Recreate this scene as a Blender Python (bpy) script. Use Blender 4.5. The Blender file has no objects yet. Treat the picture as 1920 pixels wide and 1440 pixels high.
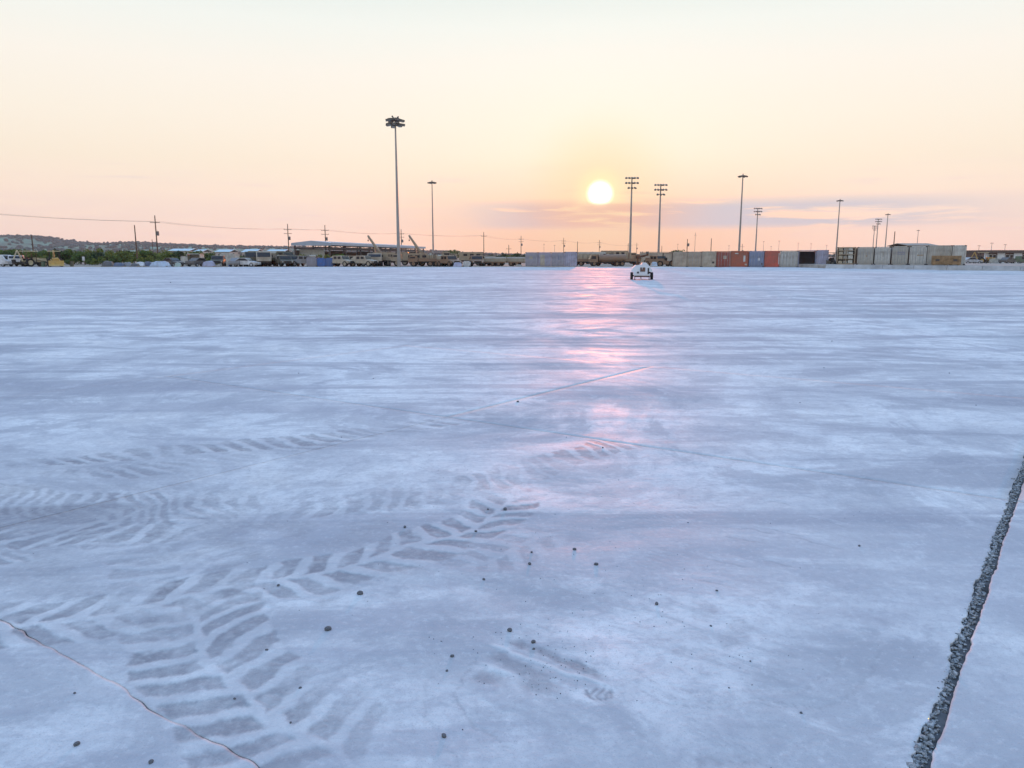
import bpy, bmesh, math, random
import numpy as np
from mathutils import Vector, Matrix
random.seed(7); RNG = np.random.default_rng(7)
scn = bpy.context.scene
COL = scn.collection
R = math.radians

# ------------------------------------------------------------------ camera
EYE = 1.70
FPX = 1380.0                       # focal length in pixels of the 1920 px wide photograph
PITCH = math.atan(240.0 / FPX)
cam_d = bpy.data.cameras.new('camera'); cam = bpy.data.objects.new('camera', cam_d); COL.objects.link(cam)
cam.location = (0, 0, EYE); cam.rotation_euler = (math.pi / 2 - PITCH, 0, 0)
cam_d.sensor_width = 36.0; cam_d.lens = 36.0 * FPX / 1920.0
cam_d.clip_start = 0.05; cam_d.clip_end = 12000
scn.camera = cam

# ------------------------------------------------------------------ sky and sun
SUN_AZ = math.atan2(0.1196, 1.0295)          # clockwise from +Y
SUN_EL = R(4.6)
SUN_DIR = Vector((math.sin(SUN_AZ) * math.cos(SUN_EL), math.cos(SUN_AZ) * math.cos(SUN_EL), math.sin(SUN_EL)))
world = bpy.data.worlds.new('World'); scn.world = world; world.use_nodes = True
def build_world():
    nt = world.node_tree; N = nt.nodes; L = nt.links
    N.clear()
    def n(t, **k):
        x = N.new(t)
        for a, b in k.items(): setattr(x, a, b)
        return x
    def math_(op, a, b=None, c=None, clamp=False):
        m = n('ShaderNodeMath', operation=op, use_clamp=clamp)
        for i, v in enumerate((a, b, c)):
            if v is None: continue
            if isinstance(v, (int, float)): m.inputs[i].default_value = v
            else: L.new(v, m.inputs[i])
        return m.outputs[0]
    def mix(fac, a, b, mode='MIX'):
        m = n('ShaderNodeMix', data_type='RGBA', blend_type=mode)
        for s, v in ((m.inputs[0], fac), (m.inputs[6], a), (m.inputs[7], b)):
            if isinstance(v, (int, float)): s.default_value = v
            elif isinstance(v, tuple): s.default_value = (*v, 1)
            else: L.new(v, s)
        return m.outputs[2]
    def mrange(v, a, b, c=0., d=1., smooth=True):
        m = n('ShaderNodeMapRange', interpolation_type='SMOOTHSTEP' if smooth else 'LINEAR')
        L.new(v, m.inputs[0])
        for i, q in enumerate((a, b, c, d)): m.inputs[1 + i].default_value = q
        return m.outputs[0]
    tc = n('ShaderNodeTexCoord'); vec = tc.outputs['Generated']
    sep = n('ShaderNodeSeparateXYZ'); L.new(vec, sep.inputs[0])
    zc = math_('MAXIMUM', sep.outputs[2], 0.0)
    # clear morning gradient by elevation (radiance, halved here and doubled by the background strength)
    ramp = n('ShaderNodeValToRGB'); L.new(zc, ramp.inputs[0])
    stops = [(0.0, (1.14, .79, .64)), (.03, (1.11, .81, .66)), (.07, (1.04, .82, .67)), (.115, (1.0, .86, .69)),
             (.165, (1.0, .905, .765)), (.22, (.99, .93, .83)), (.275, (.91, .935, .875)), (.33, (.77, .86, .83)),
             (.5, (.65, .90, 1.17)), (1.0, (.45, .81, 1.56))]
    e = ramp.color_ramp.elements
    e[0].position = 0; e[1].position = 1
    for p, c in stops[1:-1]: e.new(p)
    for el, (p, c) in zip(e, stops): el.position = p; el.color = (c[0] / 2, c[1] / 2, c[2] / 2, 1)
    # physically based sky of the same low sun, blended in
    sky = n('ShaderNodeTexSky', sky_type='NISHITA', sun_disc=False, sun_elevation=SUN_EL, sun_rotation=SUN_AZ,
            altitude=250, air_density=1.0, dust_density=2.0, ozone_density=1.5)
    nsk = mix(1.0, sky.outputs[0], (NISH,) * 3, 'MULTIPLY')
    base = mix(1.0, ramp.outputs[0], nsk, 'ADD')
    # angle from the sun
    dt = n('ShaderNodeVectorMath', operation='DOT_PRODUCT'); L.new(vec, dt.inputs[0]); dt.inputs[1].default_value = SUN_DIR
    ang = math_('ARCCOSINE', math_('MINIMUM', dt.outputs['Value'], 0.999999))
    wide = mrange(ang, R(24), R(2)); near = mrange(ang, R(7), R(1.0))
    low = mrange(zc, .14, .0)
    base = mix(math_('MULTIPLY', math_('MULTIPLY', wide, low), .85), base, (.5, .285, .155))
    base = mix(math_('MULTIPLY', near, .55), base, (.52, .40, .215))
    # thin cloud bars low over the horizon
    az = math_('ARCTAN2', sep.outputs[0], sep.outputs[1])
    cv = n('ShaderNodeCombineXYZ'); L.new(math_('MULTIPLY', az, 6.0), cv.inputs[0]); L.new(math_('MULTIPLY', zc, 70.0), cv.inputs[1])
    nz = n('ShaderNodeTexNoise'); nz.inputs['Scale'].default_value = 1.0; nz.inputs['Detail'].default_value = 6; nz.inputs['Roughness'].default_value = .58
    nz.inputs['Distortion'].default_value = .35
    L.new(cv.outputs[0], nz.inputs['Vector'])
    band = math_('MULTIPLY', mrange(zc, .030, .042), mrange(zc, .078, .060))
    azw = math_('ADD', math_('MULTIPLY', mrange(az, -.10, .06), mrange(az, .66, .36)), .12, clamp=True)
    cl = math_('MULTIPLY', mrange(nz.outputs[0], .36, .50), math_('MULTIPLY', band, azw))
    band2 = math_('MULTIPLY', mrange(zc, .018, .03), mrange(zc, .13, .07))
    cl2 = math_('MULTIPLY', mrange(nz.outputs[0], .52, .74), math_('MULTIPLY', band2, .40))
    clm = math_('MAXIMUM', cl, cl2)
    ccol = mix(mrange(ang, R(10), R(1.5)), (.325, .315, .345), (.46, .27, .19))
    base2 = mix(math_('MULTIPLY', clm, .92), base, ccol)
    # the sun itself, its lower limb dimmed by the cloud bar
    disc = mrange(ang, R(1.15), R(.35)); halo = mrange(ang, R(2.4), R(.5))
    dim = math_('SUBTRACT', 1.0, math_('MULTIPLY', mrange(zc, .0725, .0645), .85))
    base3 = mix(math_('MULTIPLY', math_('MULTIPLY', halo, .85), dim), base2, (.60, .51, .27))
    base3 = mix(math_('MULTIPLY', disc, dim), base3, (1.6, 1.45, 1.1))
    bg = n('ShaderNodeBackground'); L.new(base3, bg.inputs[0]); bg.inputs[1].default_value = 2.0 * SKYK
    out = n('ShaderNodeOutputWorld'); L.new(bg.outputs[0], out.inputs[0])
SKYK = 1.0; NISH = 0.0022
build_world()
sun_d = bpy.data.lights.new('sun', 'SUN'); sun = bpy.data.objects.new('sun', sun_d); COL.objects.link(sun)
sun_d.energy = 1.3; sun_d.angle = R(0.6); sun_d.color = (1.0, .22, .04)
sun.rotation_euler = (-SUN_DIR).to_track_quat('-Z', 'Y').to_euler(); sun.location = SUN_DIR * 300
scn.view_settings.view_transform = 'Standard'; scn.view_settings.look = 'None'
scn.view_settings.exposure = 0.0; scn.view_settings.gamma = 1.0; scn.view_settings.use_curve_mapping = False

# ------------------------------------------------------------------ helpers
def W(u, v, D):
    """world point on the depth plane Y = D that a pixel of the 1920x1440 photograph looks at"""
    x = (u - 960) / FPX; y = -(v - 720) / FPX
    Y = math.cos(PITCH) + math.sin(PITCH) * y; Z = -math.sin(PITCH) + math.cos(PITCH) * y
    return Vector((x * D / Y, D, EYE + Z * D / Y))
def X(u, D): return W(u, 488, D).x
def Zv(v, D): return W(960, v, D).z
def G(u, v):
    x = (u - 960) / FPX; y = -(v - 720) / FPX
    Y = math.cos(PITCH) + math.sin(PITCH) * y; Z = -math.sin(PITCH) + math.cos(PITCH) * y
    t = -EYE / Z
    return (x * t, Y * t)
GZ = -0.06                                    # level of the bare ground beside the slabs

class MB:
    """collects shapes and links them as one mesh object"""
    def __init__(s): s.v = []; s.f = []; s.sm = []
    def add(s, vs, fs, smooth=False):
        o = len(s.v); s.v += [tuple(q) for q in vs]; s.f += [tuple(i + o for i in q) for q in fs]; s.sm += [smooth] * len(fs); return s
    def box(s, x0, x1, y0, y1, z0, z1, M=None, bev=0.0):
        c = [(x0, y0, z0), (x1, y0, z0), (x1, y1, z0), (x0, y1, z0), (x0, y0, z1), (x1, y0, z1), (x1, y1, z1), (x0, y1, z1)]
        if M: c = [M @ Vector(q) for q in c]
        return s.add(c, [(0, 3, 2, 1), (4, 5, 6, 7), (0, 1, 5, 4), (1, 2, 6, 5), (2, 3, 7, 6), (3, 0, 4, 7)])
    def tube(s, p0, p1, r0, r1=None, n=8, caps=True, smooth=True):
        p0 = Vector(p0); p1 = Vector(p1); r1 = r0 if r1 is None else r1
        d = (p1 - p0).normalized(); a = d.orthogonal().normalized(); b = d.cross(a)
        vs = []
        for p, r in ((p0, r0), (p1, r1)):
            for i in range(n):
                t = 2 * math.pi * i / n; vs.append(p + a * (r * math.cos(t)) + b * (r * math.sin(t)))
        fs = [(i, (i + 1) % n, n + (i + 1) % n, n + i) for i in range(n)]
        s.add(vs, fs, smooth)
        if caps: s.add(vs, [tuple(range(n))[::-1], tuple(range(n, 2 * n))])
        return s
    def prism(s, prof, a0, a1, axis='x'):
        """profile given in the two other axes, extruded along axis"""
        n = len(prof)
        def pt(q, a): return (a, q[0], q[1]) if axis == 'x' else ((q[0], a, q[1]) if axis == 'y' else (q[0], q[1], a))
        vs = [pt(q, a0) for q in prof] + [pt(q, a1) for q in prof]
        fs = [(i, (i + 1) % n, n + (i + 1) % n, n + i) for i in range(n)] + [tuple(range(n))[::-1], tuple(range(n, 2 * n))]
        return s.add(vs, fs)
    def mesh(s, name, mat):
        me = bpy.data.meshes.new(name); me.from_pydata(s.v, [], s.f)
        me.polygons.foreach_set('use_smooth', s.sm)
        bm = bmesh.new(); bm.from_mesh(me); bmesh.ops.recalc_face_normals(bm, faces=bm.faces); bm.to_mesh(me); bm.free()
        if mat: me.materials.append(mat)
        me.update(); return me
    def build(s, name, mat, parent=None, loc=None):
        return link(name, s.mesh(name, mat), parent, loc)
def link(name, me, parent=None, loc=None, rz=0):
    o = bpy.data.objects.new(name, me); COL.objects.link(o)
    if parent: o.parent = parent
    if loc is not None: o.location = loc
    if rz: o.rotation_euler.z = rz
    return o
def thing(name, label, cat, loc=(0, 0, 0), rz=0, group=None):
    o = bpy.data.objects.new(name, None); COL.objects.link(o); o.empty_display_size = .3
    o.location = loc; o.rotation_euler.z = rz
    return tag(o, label, cat, group)
def tag(o, label=None, cat=None, group=None, kind=None):
    for k, v in (('label', label), ('category', cat), ('group', group), ('kind', kind)):
        if v: o[k] = v
    return o
KIDS = {}
def copy_tree(o, parent=None):
    c = o.copy(); COL.objects.link(c)
    if parent: c.parent = parent
    for ch in o.children: copy_tree(ch, c)
    return c

# ------------------------------------------------------------------ materials
MATS = {}
def mat(name, col, rough=.6, metal=0., var=.12, scale=3., spec=.4, bump=0., dirt=None, coords='Object', emis=None):
    """painted / bare surface with uneven tone, grime and fine relief"""
    if name in MATS: return MATS[name]
    m = bpy.data.materials.new(name); m.use_nodes = True; MATS[name] = m
    nt = m.node_tree; N = nt.nodes; L = nt.links; b = N['Principled BSDF']
    tc = N.new('ShaderNodeTexCoord')
    nz = N.new('ShaderNodeTexNoise'); nz.inputs['Scale'].default_value = scale; nz.inputs['Detail'].default_value = 5; nz.inputs['Roughness'].default_value = .65
    L.new(tc.outputs[coords], nz.inputs['Vector'])
    r = N.new('ShaderNodeValToRGB'); e = r.color_ramp.elements
    lo = [max(0, c * (1 - 2 * var)) for c in col]; hi = [min(1, c * (1 + 1.2 * var)) for c in col]
    if dirt: lo = [a * .45 + d * .55 for a, d in zip(col, dirt)]
    e[0].position = .32; e[0].color = (*lo, 1); e[1].position = .68; e[1].color = (*hi, 1)
    L.new(nz.outputs[0], r.inputs[0]); L.new(r.outputs[0], b.inputs['Base Color'])
    b.inputs['Roughness'].default_value = rough; b.inputs['Metallic'].default_value = metal
    b.inputs['Specular IOR Level'].default_value = spec
    if bump:
        bp = N.new('ShaderNodeBump'); bp.inputs['Strength'].default_value = bump; bp.inputs['Distance'].default_value = .02
        L.new(nz.outputs[0], bp.inputs['Height']); L.new(bp.outputs[0], b.inputs['Normal'])
    return m

# ------------------------------------------------------------------ concrete apron
def concrete_material():
    m = bpy.data.materials.new('concrete'); m.use_nodes = True
    nt = m.node_tree; N = nt.nodes; L = nt.links; b = N['Principled BSDF']
    def n(t, **k):
        x = N.new(t)
        for a, q in k.items(): setattr(x, a, q)
        return x
    def math_(op, a, b_=None, clamp=False):
        q = n('ShaderNodeMath', operation=op, use_clamp=clamp)
        for i, v in enumerate((a, b_)):
            if v is None: continue
            if isinstance(v, (int, float)): q.inputs[i].default_value = v
            else: L.new(v, q.inputs[i])
        return q.outputs[0]
    def mix(fac, a, c, mode='MIX'):
        q = n('ShaderNodeMix', data_type='RGBA', blend_type=mode)
        for s, v in ((q.inputs[0], fac), (q.inputs[6], a), (q.inputs[7], c)):
            if isinstance(v, (int, float)): s.default_value = v
            elif isinstance(v, tuple): s.default_value = (*v, 1)
            else: L.new(v, s)
        return q.outputs[2]
    def mr(v, a, c, lo=0., hi=1.):
        q = n('ShaderNodeMapRange', interpolation_type='SMOOTHSTEP'); L.new(v, q.inputs[0])
        for i, z in enumerate((a, c, lo, hi)): q.inputs[1 + i].default_value = z
        return q.outputs[0]
    geo = n('ShaderNodeNewGeometry'); pos = geo.outputs['Position']
    def noise(scale, detail=5, rough=.6, rot=0, stretch=(1, 1, 1), dist=0., off=(0, 0, 0)):
        mp = n('ShaderNodeMapping'); mp.inputs['Rotation'].default_value[2] = rot; mp.inputs['Scale'].default_value = stretch; mp.inputs['Location'].default_value = off
        L.new(pos, mp.inputs[0])
        z = n('ShaderNodeTexNoise'); z.inputs['Scale'].default_value = scale; z.inputs['Detail'].default_value = detail
        z.inputs['Roughness'].default_value = rough; z.inputs['Distortion'].default_value = dist
        L.new(mp.outputs[0], z.inputs['Vector']); return z.outputs[0]
    big = noise(.16, 6, .62, dist=.6)                                  # patches of metres: swept and unswept dust
    mid = noise(.7, 6, .62, dist=.8, off=(3, 9, 0))
    st1 = noise(.55, 6, .62, rot=R(-12), stretch=(.17, 1.1, 1), dist=.9)    # vehicle sweeps across the apron
    st2 = noise(.6, 6, .62, rot=R(35), stretch=(.2, 1.2, 1), dist=.9, off=(5, 1, 0))
    st3 = noise(.9, 6, .65, rot=R(8), stretch=(.30, 1.0, 1), dist=1.2, off=(15, 4, 0))
    fine = noise(26, 5, .7); grit = noise(140, 3, .7); vf = noise(6, 6, .7, dist=.4); brush = noise(9, 6, .7, rot=R(-20), stretch=(.5, 1.3, 1), dist=1.0)
    swirl = noise(.38, 7, .66, dist=2.6, off=(8, 2, 0)); mot = noise(2.6, 8, .74, dist=.5, off=(1, 4, 0))
    col = mix(mr(big, .40, .58), (.52, .52, .535), (.70, .70, .70))
    col = mix(math_('MULTIPLY', mr(mid, .47, .60), .62), col, (.39, .395, .42))
    col = mix(math_('MULTIPLY', mr(swirl, .52, .60), .60), col, (.35, .355, .385))
    col = mix(math_('MULTIPLY', mr(swirl, .46, .38), .55), col, (.76, .76, .755))
    col = mix(math_('MULTIPLY', mr(st1, .51, .59), .72), col, (.31, .315, .35))
    col = mix(math_('MULTIPLY', mr(st1, .46, .37), .50), col, (.76, .755, .75))
    col = mix(math_('MULTIPLY', mr(st2, .53, .61), .60), col, (.36, .36, .40))
    col = mix(math_('MULTIPLY', mr(st3, .55, .64), .45), col, (.36, .365, .40))
    col = mix(math_('MULTIPLY', mr(mot, .50, .62), .30), col, (.41, .415, .44))
    col = mix(math_('MULTIPLY', mr(mot, .47, .36), .28), col, (.76, .76, .76))
    col = mix(math_('MULTIPLY', mr(vf, .48, .62), .40), col, (.42, .42, .45))
    col = mix(math_('MULTIPLY', mr(brush, .52, .64), .30), col, (.38, .38, .42))
    col = mix(math_('MULTIPLY', mr(fine, .50, .66), .34), col, (.36, .36, .39))
    col = mix(math_('MULTIPLY', mr(fine, .46, .34), .20), col, (.78, .78, .78))
    col = mix(math_('MULTIPLY', mr(grit, .56, .68), .50), col, (.27, .27, .30))
    # prints pressed into the dust by tyres and boots (stored on the slabs as shapes of their own)
    at = n('ShaderNodeAttribute', attribute_name='print'); pr = at.outputs['Fac']
    al = n('ShaderNodeAttribute', attribute_name='loose'); lo = al.outputs['Fac']
    prn = math_('MULTIPLY', pr, math_('MULTIPLY', mr(fine, .30, .60, .75, 1.05), mr(vf, .30, .62, .75, 1.1)))
    col = mix(math_('MULTIPLY', prn, .88, clamp=True), col, (.215, .21, .232))
    col = mix(math_('MULTIPLY', lo, .50, clamp=True), col, (.72, .715, .71))
    L.new(col, b.inputs['Base Color'])
    ro = math_('ADD', math_('MULTIPLY', mr(st1, .35, .65), .22), mr(swirl, .38, .62, .50, .66))
    L.new(math_('ADD', ro, math_('MULTIPLY', mr(mid, .4, .6), .1)), b.inputs['Roughness'])
    b.inputs['Specular IOR Level'].default_value = .28
    h = math_('ADD', math_('MULTIPLY', fine, .5), math_('ADD', math_('MULTIPLY', grit, .18), math_('MULTIPLY', vf, 1.2)))
    bp = n('ShaderNodeBump'); bp.inputs['Strength'].default_value = .75; bp.inputs['Distance'].default_value = .006
    L.new(h, bp.inputs['Height']); L.new(bp.outputs[0], b.inputs['Normal'])
    return m
M_CONC = concrete_material()
M_SOIL = mat('joint_soil', (.13, .12, .115), .95, var=.25, scale=9, bump=.5)
M_DIRT = mat('dirt', (.33, .27, .215), .95, var=.18, scale=.25, bump=.3, coords='Generated')

def np_noise(x, y, seed, freq):
    """cheap smooth value noise"""
    x = x * freq; y = y * freq
    xi = np.floor(x).astype(np.int64); yi = np.floor(y).astype(np.int64); fx = x - xi; fy = y - yi
    fx = fx * fx * (3 - 2 * fx); fy = fy * fy * (3 - 2 * fy)
    def h(a, b):
        q = (a * 374761393 + b * 668265263 + seed * 982451653) & 0x7fffffff
        q = ((q ^ (q >> 13)) * 1274126177) & 0x7fffffff
        return ((q ^ (q >> 16)) & 0xffff) / 65535.0
    return (h(xi, yi) * (1 - fx) + h(xi + 1, yi) * fx) * (1 - fy) + (h(xi, yi + 1) * (1 - fx) + h(xi + 1, yi + 1) * fx) * fy
def sstep(a, b, x):
    t = np.clip((x - a) / (b - a), 0, 1); return t * t * (3 - 2 * t)
def path_coords(P, x, y):
    """distance along and signed distance across a polyline (smoothed by subdividing)"""
    P = np.array(P, float)
    for _ in range(3):                                  # corner cutting
        Q = np.empty((2 * len(P) - 2, 2)); Q[0::2] = P[:-1] * .75 + P[1:] * .25; Q[1::2] = P[:-1] * .25 + P[1:] * .75
        P = np.vstack([P[:1], Q, P[-1:]])
    best = np.full(x.shape, 1e9); S = np.zeros(x.shape); T = np.zeros(x.shape); acc = 0.
    for a, b in zip(P[:-1], P[1:]):
        d = b - a; l = math.hypot(*d)
        if l < 1e-6: continue
        d = d / l; rx = x - a[0]; ry = y - a[1]
        s = np.clip(rx * d[0] + ry * d[1], 0, l); t = -rx * d[1] + ry * d[0]
        dd = np.hypot(rx - d[0] * s, ry - d[1] * s); k = dd < best
        best[k] = dd[k]; S[k] = acc + s[k]; T[k] = np.where(dd[k] > np.abs(t[k]) + 1e-4, np.sign(t[k] + 1e-9) * dd[k], t[k])
        acc += l
    return S, T, acc
# wheel tracks over the near slabs: points on the ground (m), width, lug pitch, lug slant, duty, strength, rows, fade at both ends
TRACKS = [
    ([(-.10, 7.95), (-.9, 7.35), (-1.75, 6.75), (-2.7, 6.45), (-3.7, 6.0), (-4.9, 5.7)], .34, .185, .55, .62, 1.0, 1),
    ([(1.15, 6.75), (.45, 6.08), (-.25, 5.40), (-.75, 5.08), (-1.35, 4.84), (-1.9, 4.45), (-2.6, 4.3), (-3.6, 4.45)], .42, .17, -.45, .66, 1.0, 1),
    ([(.12, 5.60), (.04, 5.15), (-.12, 4.72), (-.42, 4.22), (-.85, 3.90), (-1.35, 3.62), (-1.85, 3.36), (-2.6, 3.12)], .50, .20, .55, .62, 1.0, 2),
    ([(-2.9, 4.75), (-2.2, 4.25), (-1.78, 3.75), (-1.52, 3.25), (-1.24, 2.82), (-.92, 2.50), (-.5, 2.15)], .66, .165, .42, .62, 1.0, 2),
    ([(.75, 6.35), (.1, 5.55), (-.5, 5.0), (-1.3, 4.6)], .18, .13, .3, .6, .35, 1),
    ([(.45, 4.55), (.15, 4.2), (-.2, 3.85), (-.6, 3.62), (-1.1, 3.5)], .40, .19, -.6, .55, .50, 2),
    ([(-4.3, 5.2), (-3.3, 4.9), (-2.4, 4.85), (-1.6, 4.75)], .55, .13, .9, .6, .8, 1),
    ([(-3.9, 4.15), (-3.0, 4.02), (-2.4, 4.12)], .30, .13, 1.2, .6, .9, 1),
    ([(-4.6, 5.35), (-3.6, 5.5), (-2.9, 5.75), (-2.2, 6.3), (-1.6, 6.75)], .36, .16, .7, .6, .75, 1),
    ([(.6, 3.55), (.95, 3.1), (1.0, 2.7)], .45, .22, .5, .6, .25, 2),
    ([(1.35, 5.6), (1.2, 4.9), (1.0, 4.2), (.7, 3.7)], .30, .05, .0, .5, .22, 1),
    ([(2.6, 7.2), (1.9, 6.0), (1.25, 4.95), (.75, 4.25), (0, 3.6)], .26, .035, .0, .5, .22, 1),
]
def dust_fields(x, y):
    pr = np.zeros(x.shape); lo = np.zeros(x.shape)
    wx = x + (np_noise(x, y, 1, 3.1) - .5) * .15 + (np_noise(x, y, 2, 14) - .5) * .03 + (np_noise(x, y, 5, 34) - .5) * .016
    wy = y + (np_noise(x, y, 3, 3.1) - .5) * .15 + (np_noise(x, y, 4, 14) - .5) * .03 + (np_noise(x, y, 6, 34) - .5) * .016
    for k, (P, w, pitch, slant, duty, amp, rows) in enumerate(TRACKS):
        px = np.array(P); m = .8
        sel = (x > px[:, 0].min() - m) & (x < px[:, 0].max() + m) & (y > px[:, 1].min() - m) & (y < px[:, 1].max() + m)
        if not sel.any(): continue
        S, T, Ltot = path_coords(P, wx[sel], wy[sel])
        inside = sstep(w / 2 + .012, w / 2 - .012, np.abs(T))
        ends = sstep(0.0, .35, S) * sstep(0.0, .35, Ltot - S)
        if rows == 2:
            ph = (S + slant * np.abs(T) + np.where(T > 0, pitch / 2, 0)) / pitch
            centre = sstep(.012, .03, np.abs(T))
        else:
            ph = (S + slant * T) / pitch; centre = 1.0
        fr = ph - np.floor(ph); e = .15
        lug = sstep(0, e, fr) * sstep(duty + e, duty, fr) * centre
        wear = (.32 + .68 * sstep(.25, .55, np_noise(x[sel], y[sel], 20 + k, 1.7))) * (.70 + .30 * np_noise(x[sel], y[sel], 80 + k, 9))
        dusty = sstep(.12, .48, .55 * np_noise(x[sel], y[sel], 100 + k, 24) + .45 * np_noise(x[sel], y[sel], 120 + k, 8))
        lug = lug * (.55 + .45 * dusty)
        lid = .62 + .38 * np_noise(np.floor(ph), np.where(T > 0, 1., 7.) + k * 3, 5, .93)
        v = amp * inside * ends * lug * wear * lid
        pr[sel] = np.maximum(pr[sel], v)
        lo[sel] = np.maximum(lo[sel], .50 * amp * inside * ends * (1 - lug) * wear)
        pr[sel] = np.maximum(pr[sel], .14 * amp * inside * ends * wear)
    # smeared dark area where the tracks cross at the left
    sm = np.exp(-(((x + 3.3) / 1.25) ** 2 + ((y - 4.85) / .75) ** 2)) * sstep(.38, .70, np_noise(x * .45, y * 1.9, 9, 2.0) * .6 + np_noise(x * .8, y * 3.5, 10, 3.0) * .4)
    pr = np.maximum(pr, .85 * sm)
    film = np.exp(-(((x + 1.9) / 1.9) ** 2 + ((y - 4.3) / 1.3) ** 2)) * sstep(.35, .65, np_noise(x, y, 11, 1.6) * .55 + np_noise(x, y, 12, 6) * .45)
    pr = np.maximum(pr, .42 * film)
    # scuffed heap and boot print
    def bar(x0, y0, x1, y1, w):
        d = np.array([x1 - x0, y1 - y0]); l = math.hypot(*d); d = d / l
        s = (wx - x0) * d[0] + (wy - y0) * d[1]; t = -(wx - x0) * d[1] + (wy - y0) * d[0]
        return sstep(-.03, .04, s) * sstep(l + .03, l - .04, s) * sstep(w, w * .4, np.abs(t))
    pr = np.maximum(pr, .9 * bar(.0, 3.05, .30, 2.76, .035) * (.4 + .6 * np_noise(x, y, 31, 40)))
    pr = np.maximum(pr, .55 * bar(-.07, 2.93, .12, 2.72, .045)); pr = np.maximum(pr, .55 * bar(-.13, 2.80, -.03, 2.70, .06)); pr = np.maximum(pr, .5 * bar(.05, 2.72, .15, 2.63, .06))
    lo = np.maximum(lo, 1.0 * bar(-.09, 3.02, .33, 2.66, .016)); lo = np.maximum(lo, .8 * bar(-.12, 2.88, .03, 2.74, .013))
    rr = np.hypot((x - .345) / .052, (y - 2.655) / .045); ring = sstep(.75, .9, rr) * sstep(1.15, 1.0, rr)
    pr = np.maximum(pr, .85 * ring * (y < 2.68)); st = (x * .7 - y * .7) / .022
    pr = np.maximum(pr, .7 * (rr < .85) * (np.abs(st - np.floor(st) - .5) < .22))
    # hairline arcs scratched by a dragged edge
    for cx, cy, rad, a0, a1, s in ((.28, 2.68, .47, 2.2, 4.4, .34), (.35, 2.65, .66, 2.7, 4.2, .2), (.9, 3.3, .75, 3.9, 5.6, .25), (.9, 3.34, .68, 3.9, 5.5, .22), (.95, 3.38, .80, 4.1, 5.8, .25), (.92, 3.2, .55, 4.0, 5.9, .18), (1.0, 2.9, .5, 4.1, 5.6, .15), (1.3, 4.2, .8, 4.4, 5.6, .18)):
        r_ = np.hypot(wx - cx, wy - cy); th = np.arctan2(wy - cy, wx - cx) % (2 * math.pi)
        pr = np.maximum(pr, s * sstep(.008, .002, np.abs(r_ - rad)) * sstep(a0, a0 + .3, th) * sstep(a1, a1 - .3, th))
    for q in ((1.75, 5.05, 1.95, 4.9), (1.35, 4.52, 1.62, 4.33), (1.28, 4.33, 1.5, 4.17), (1.12, 4.0, 1.32, 3.84), (.98, 3.72, 1.2, 3.54), (1.55, 4.45, 1.75, 4.3), (1.9, 4.62, 2.15, 4.45), (1.7, 4.3, 1.9, 4.15), (1.45, 3.95, 1.65, 3.8)):
        pr = np.maximum(pr, .32 * bar(*q, .011)); lo = np.maximum(lo, .3 * bar(q[0] + .03, q[1] + .05, q[2] + .05, q[3] + .08, .03))
    # dark damp specks low at the frame's foot
    pr = np.maximum(pr, .7 * np.exp(-(((x - .72) / .16) ** 2 + ((y - 2.26) / .03) ** 2)) * np_noise(x, y, 40, 60))
    return np.clip(pr, 0, 1), np.clip(lo, 0, 1)

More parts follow.
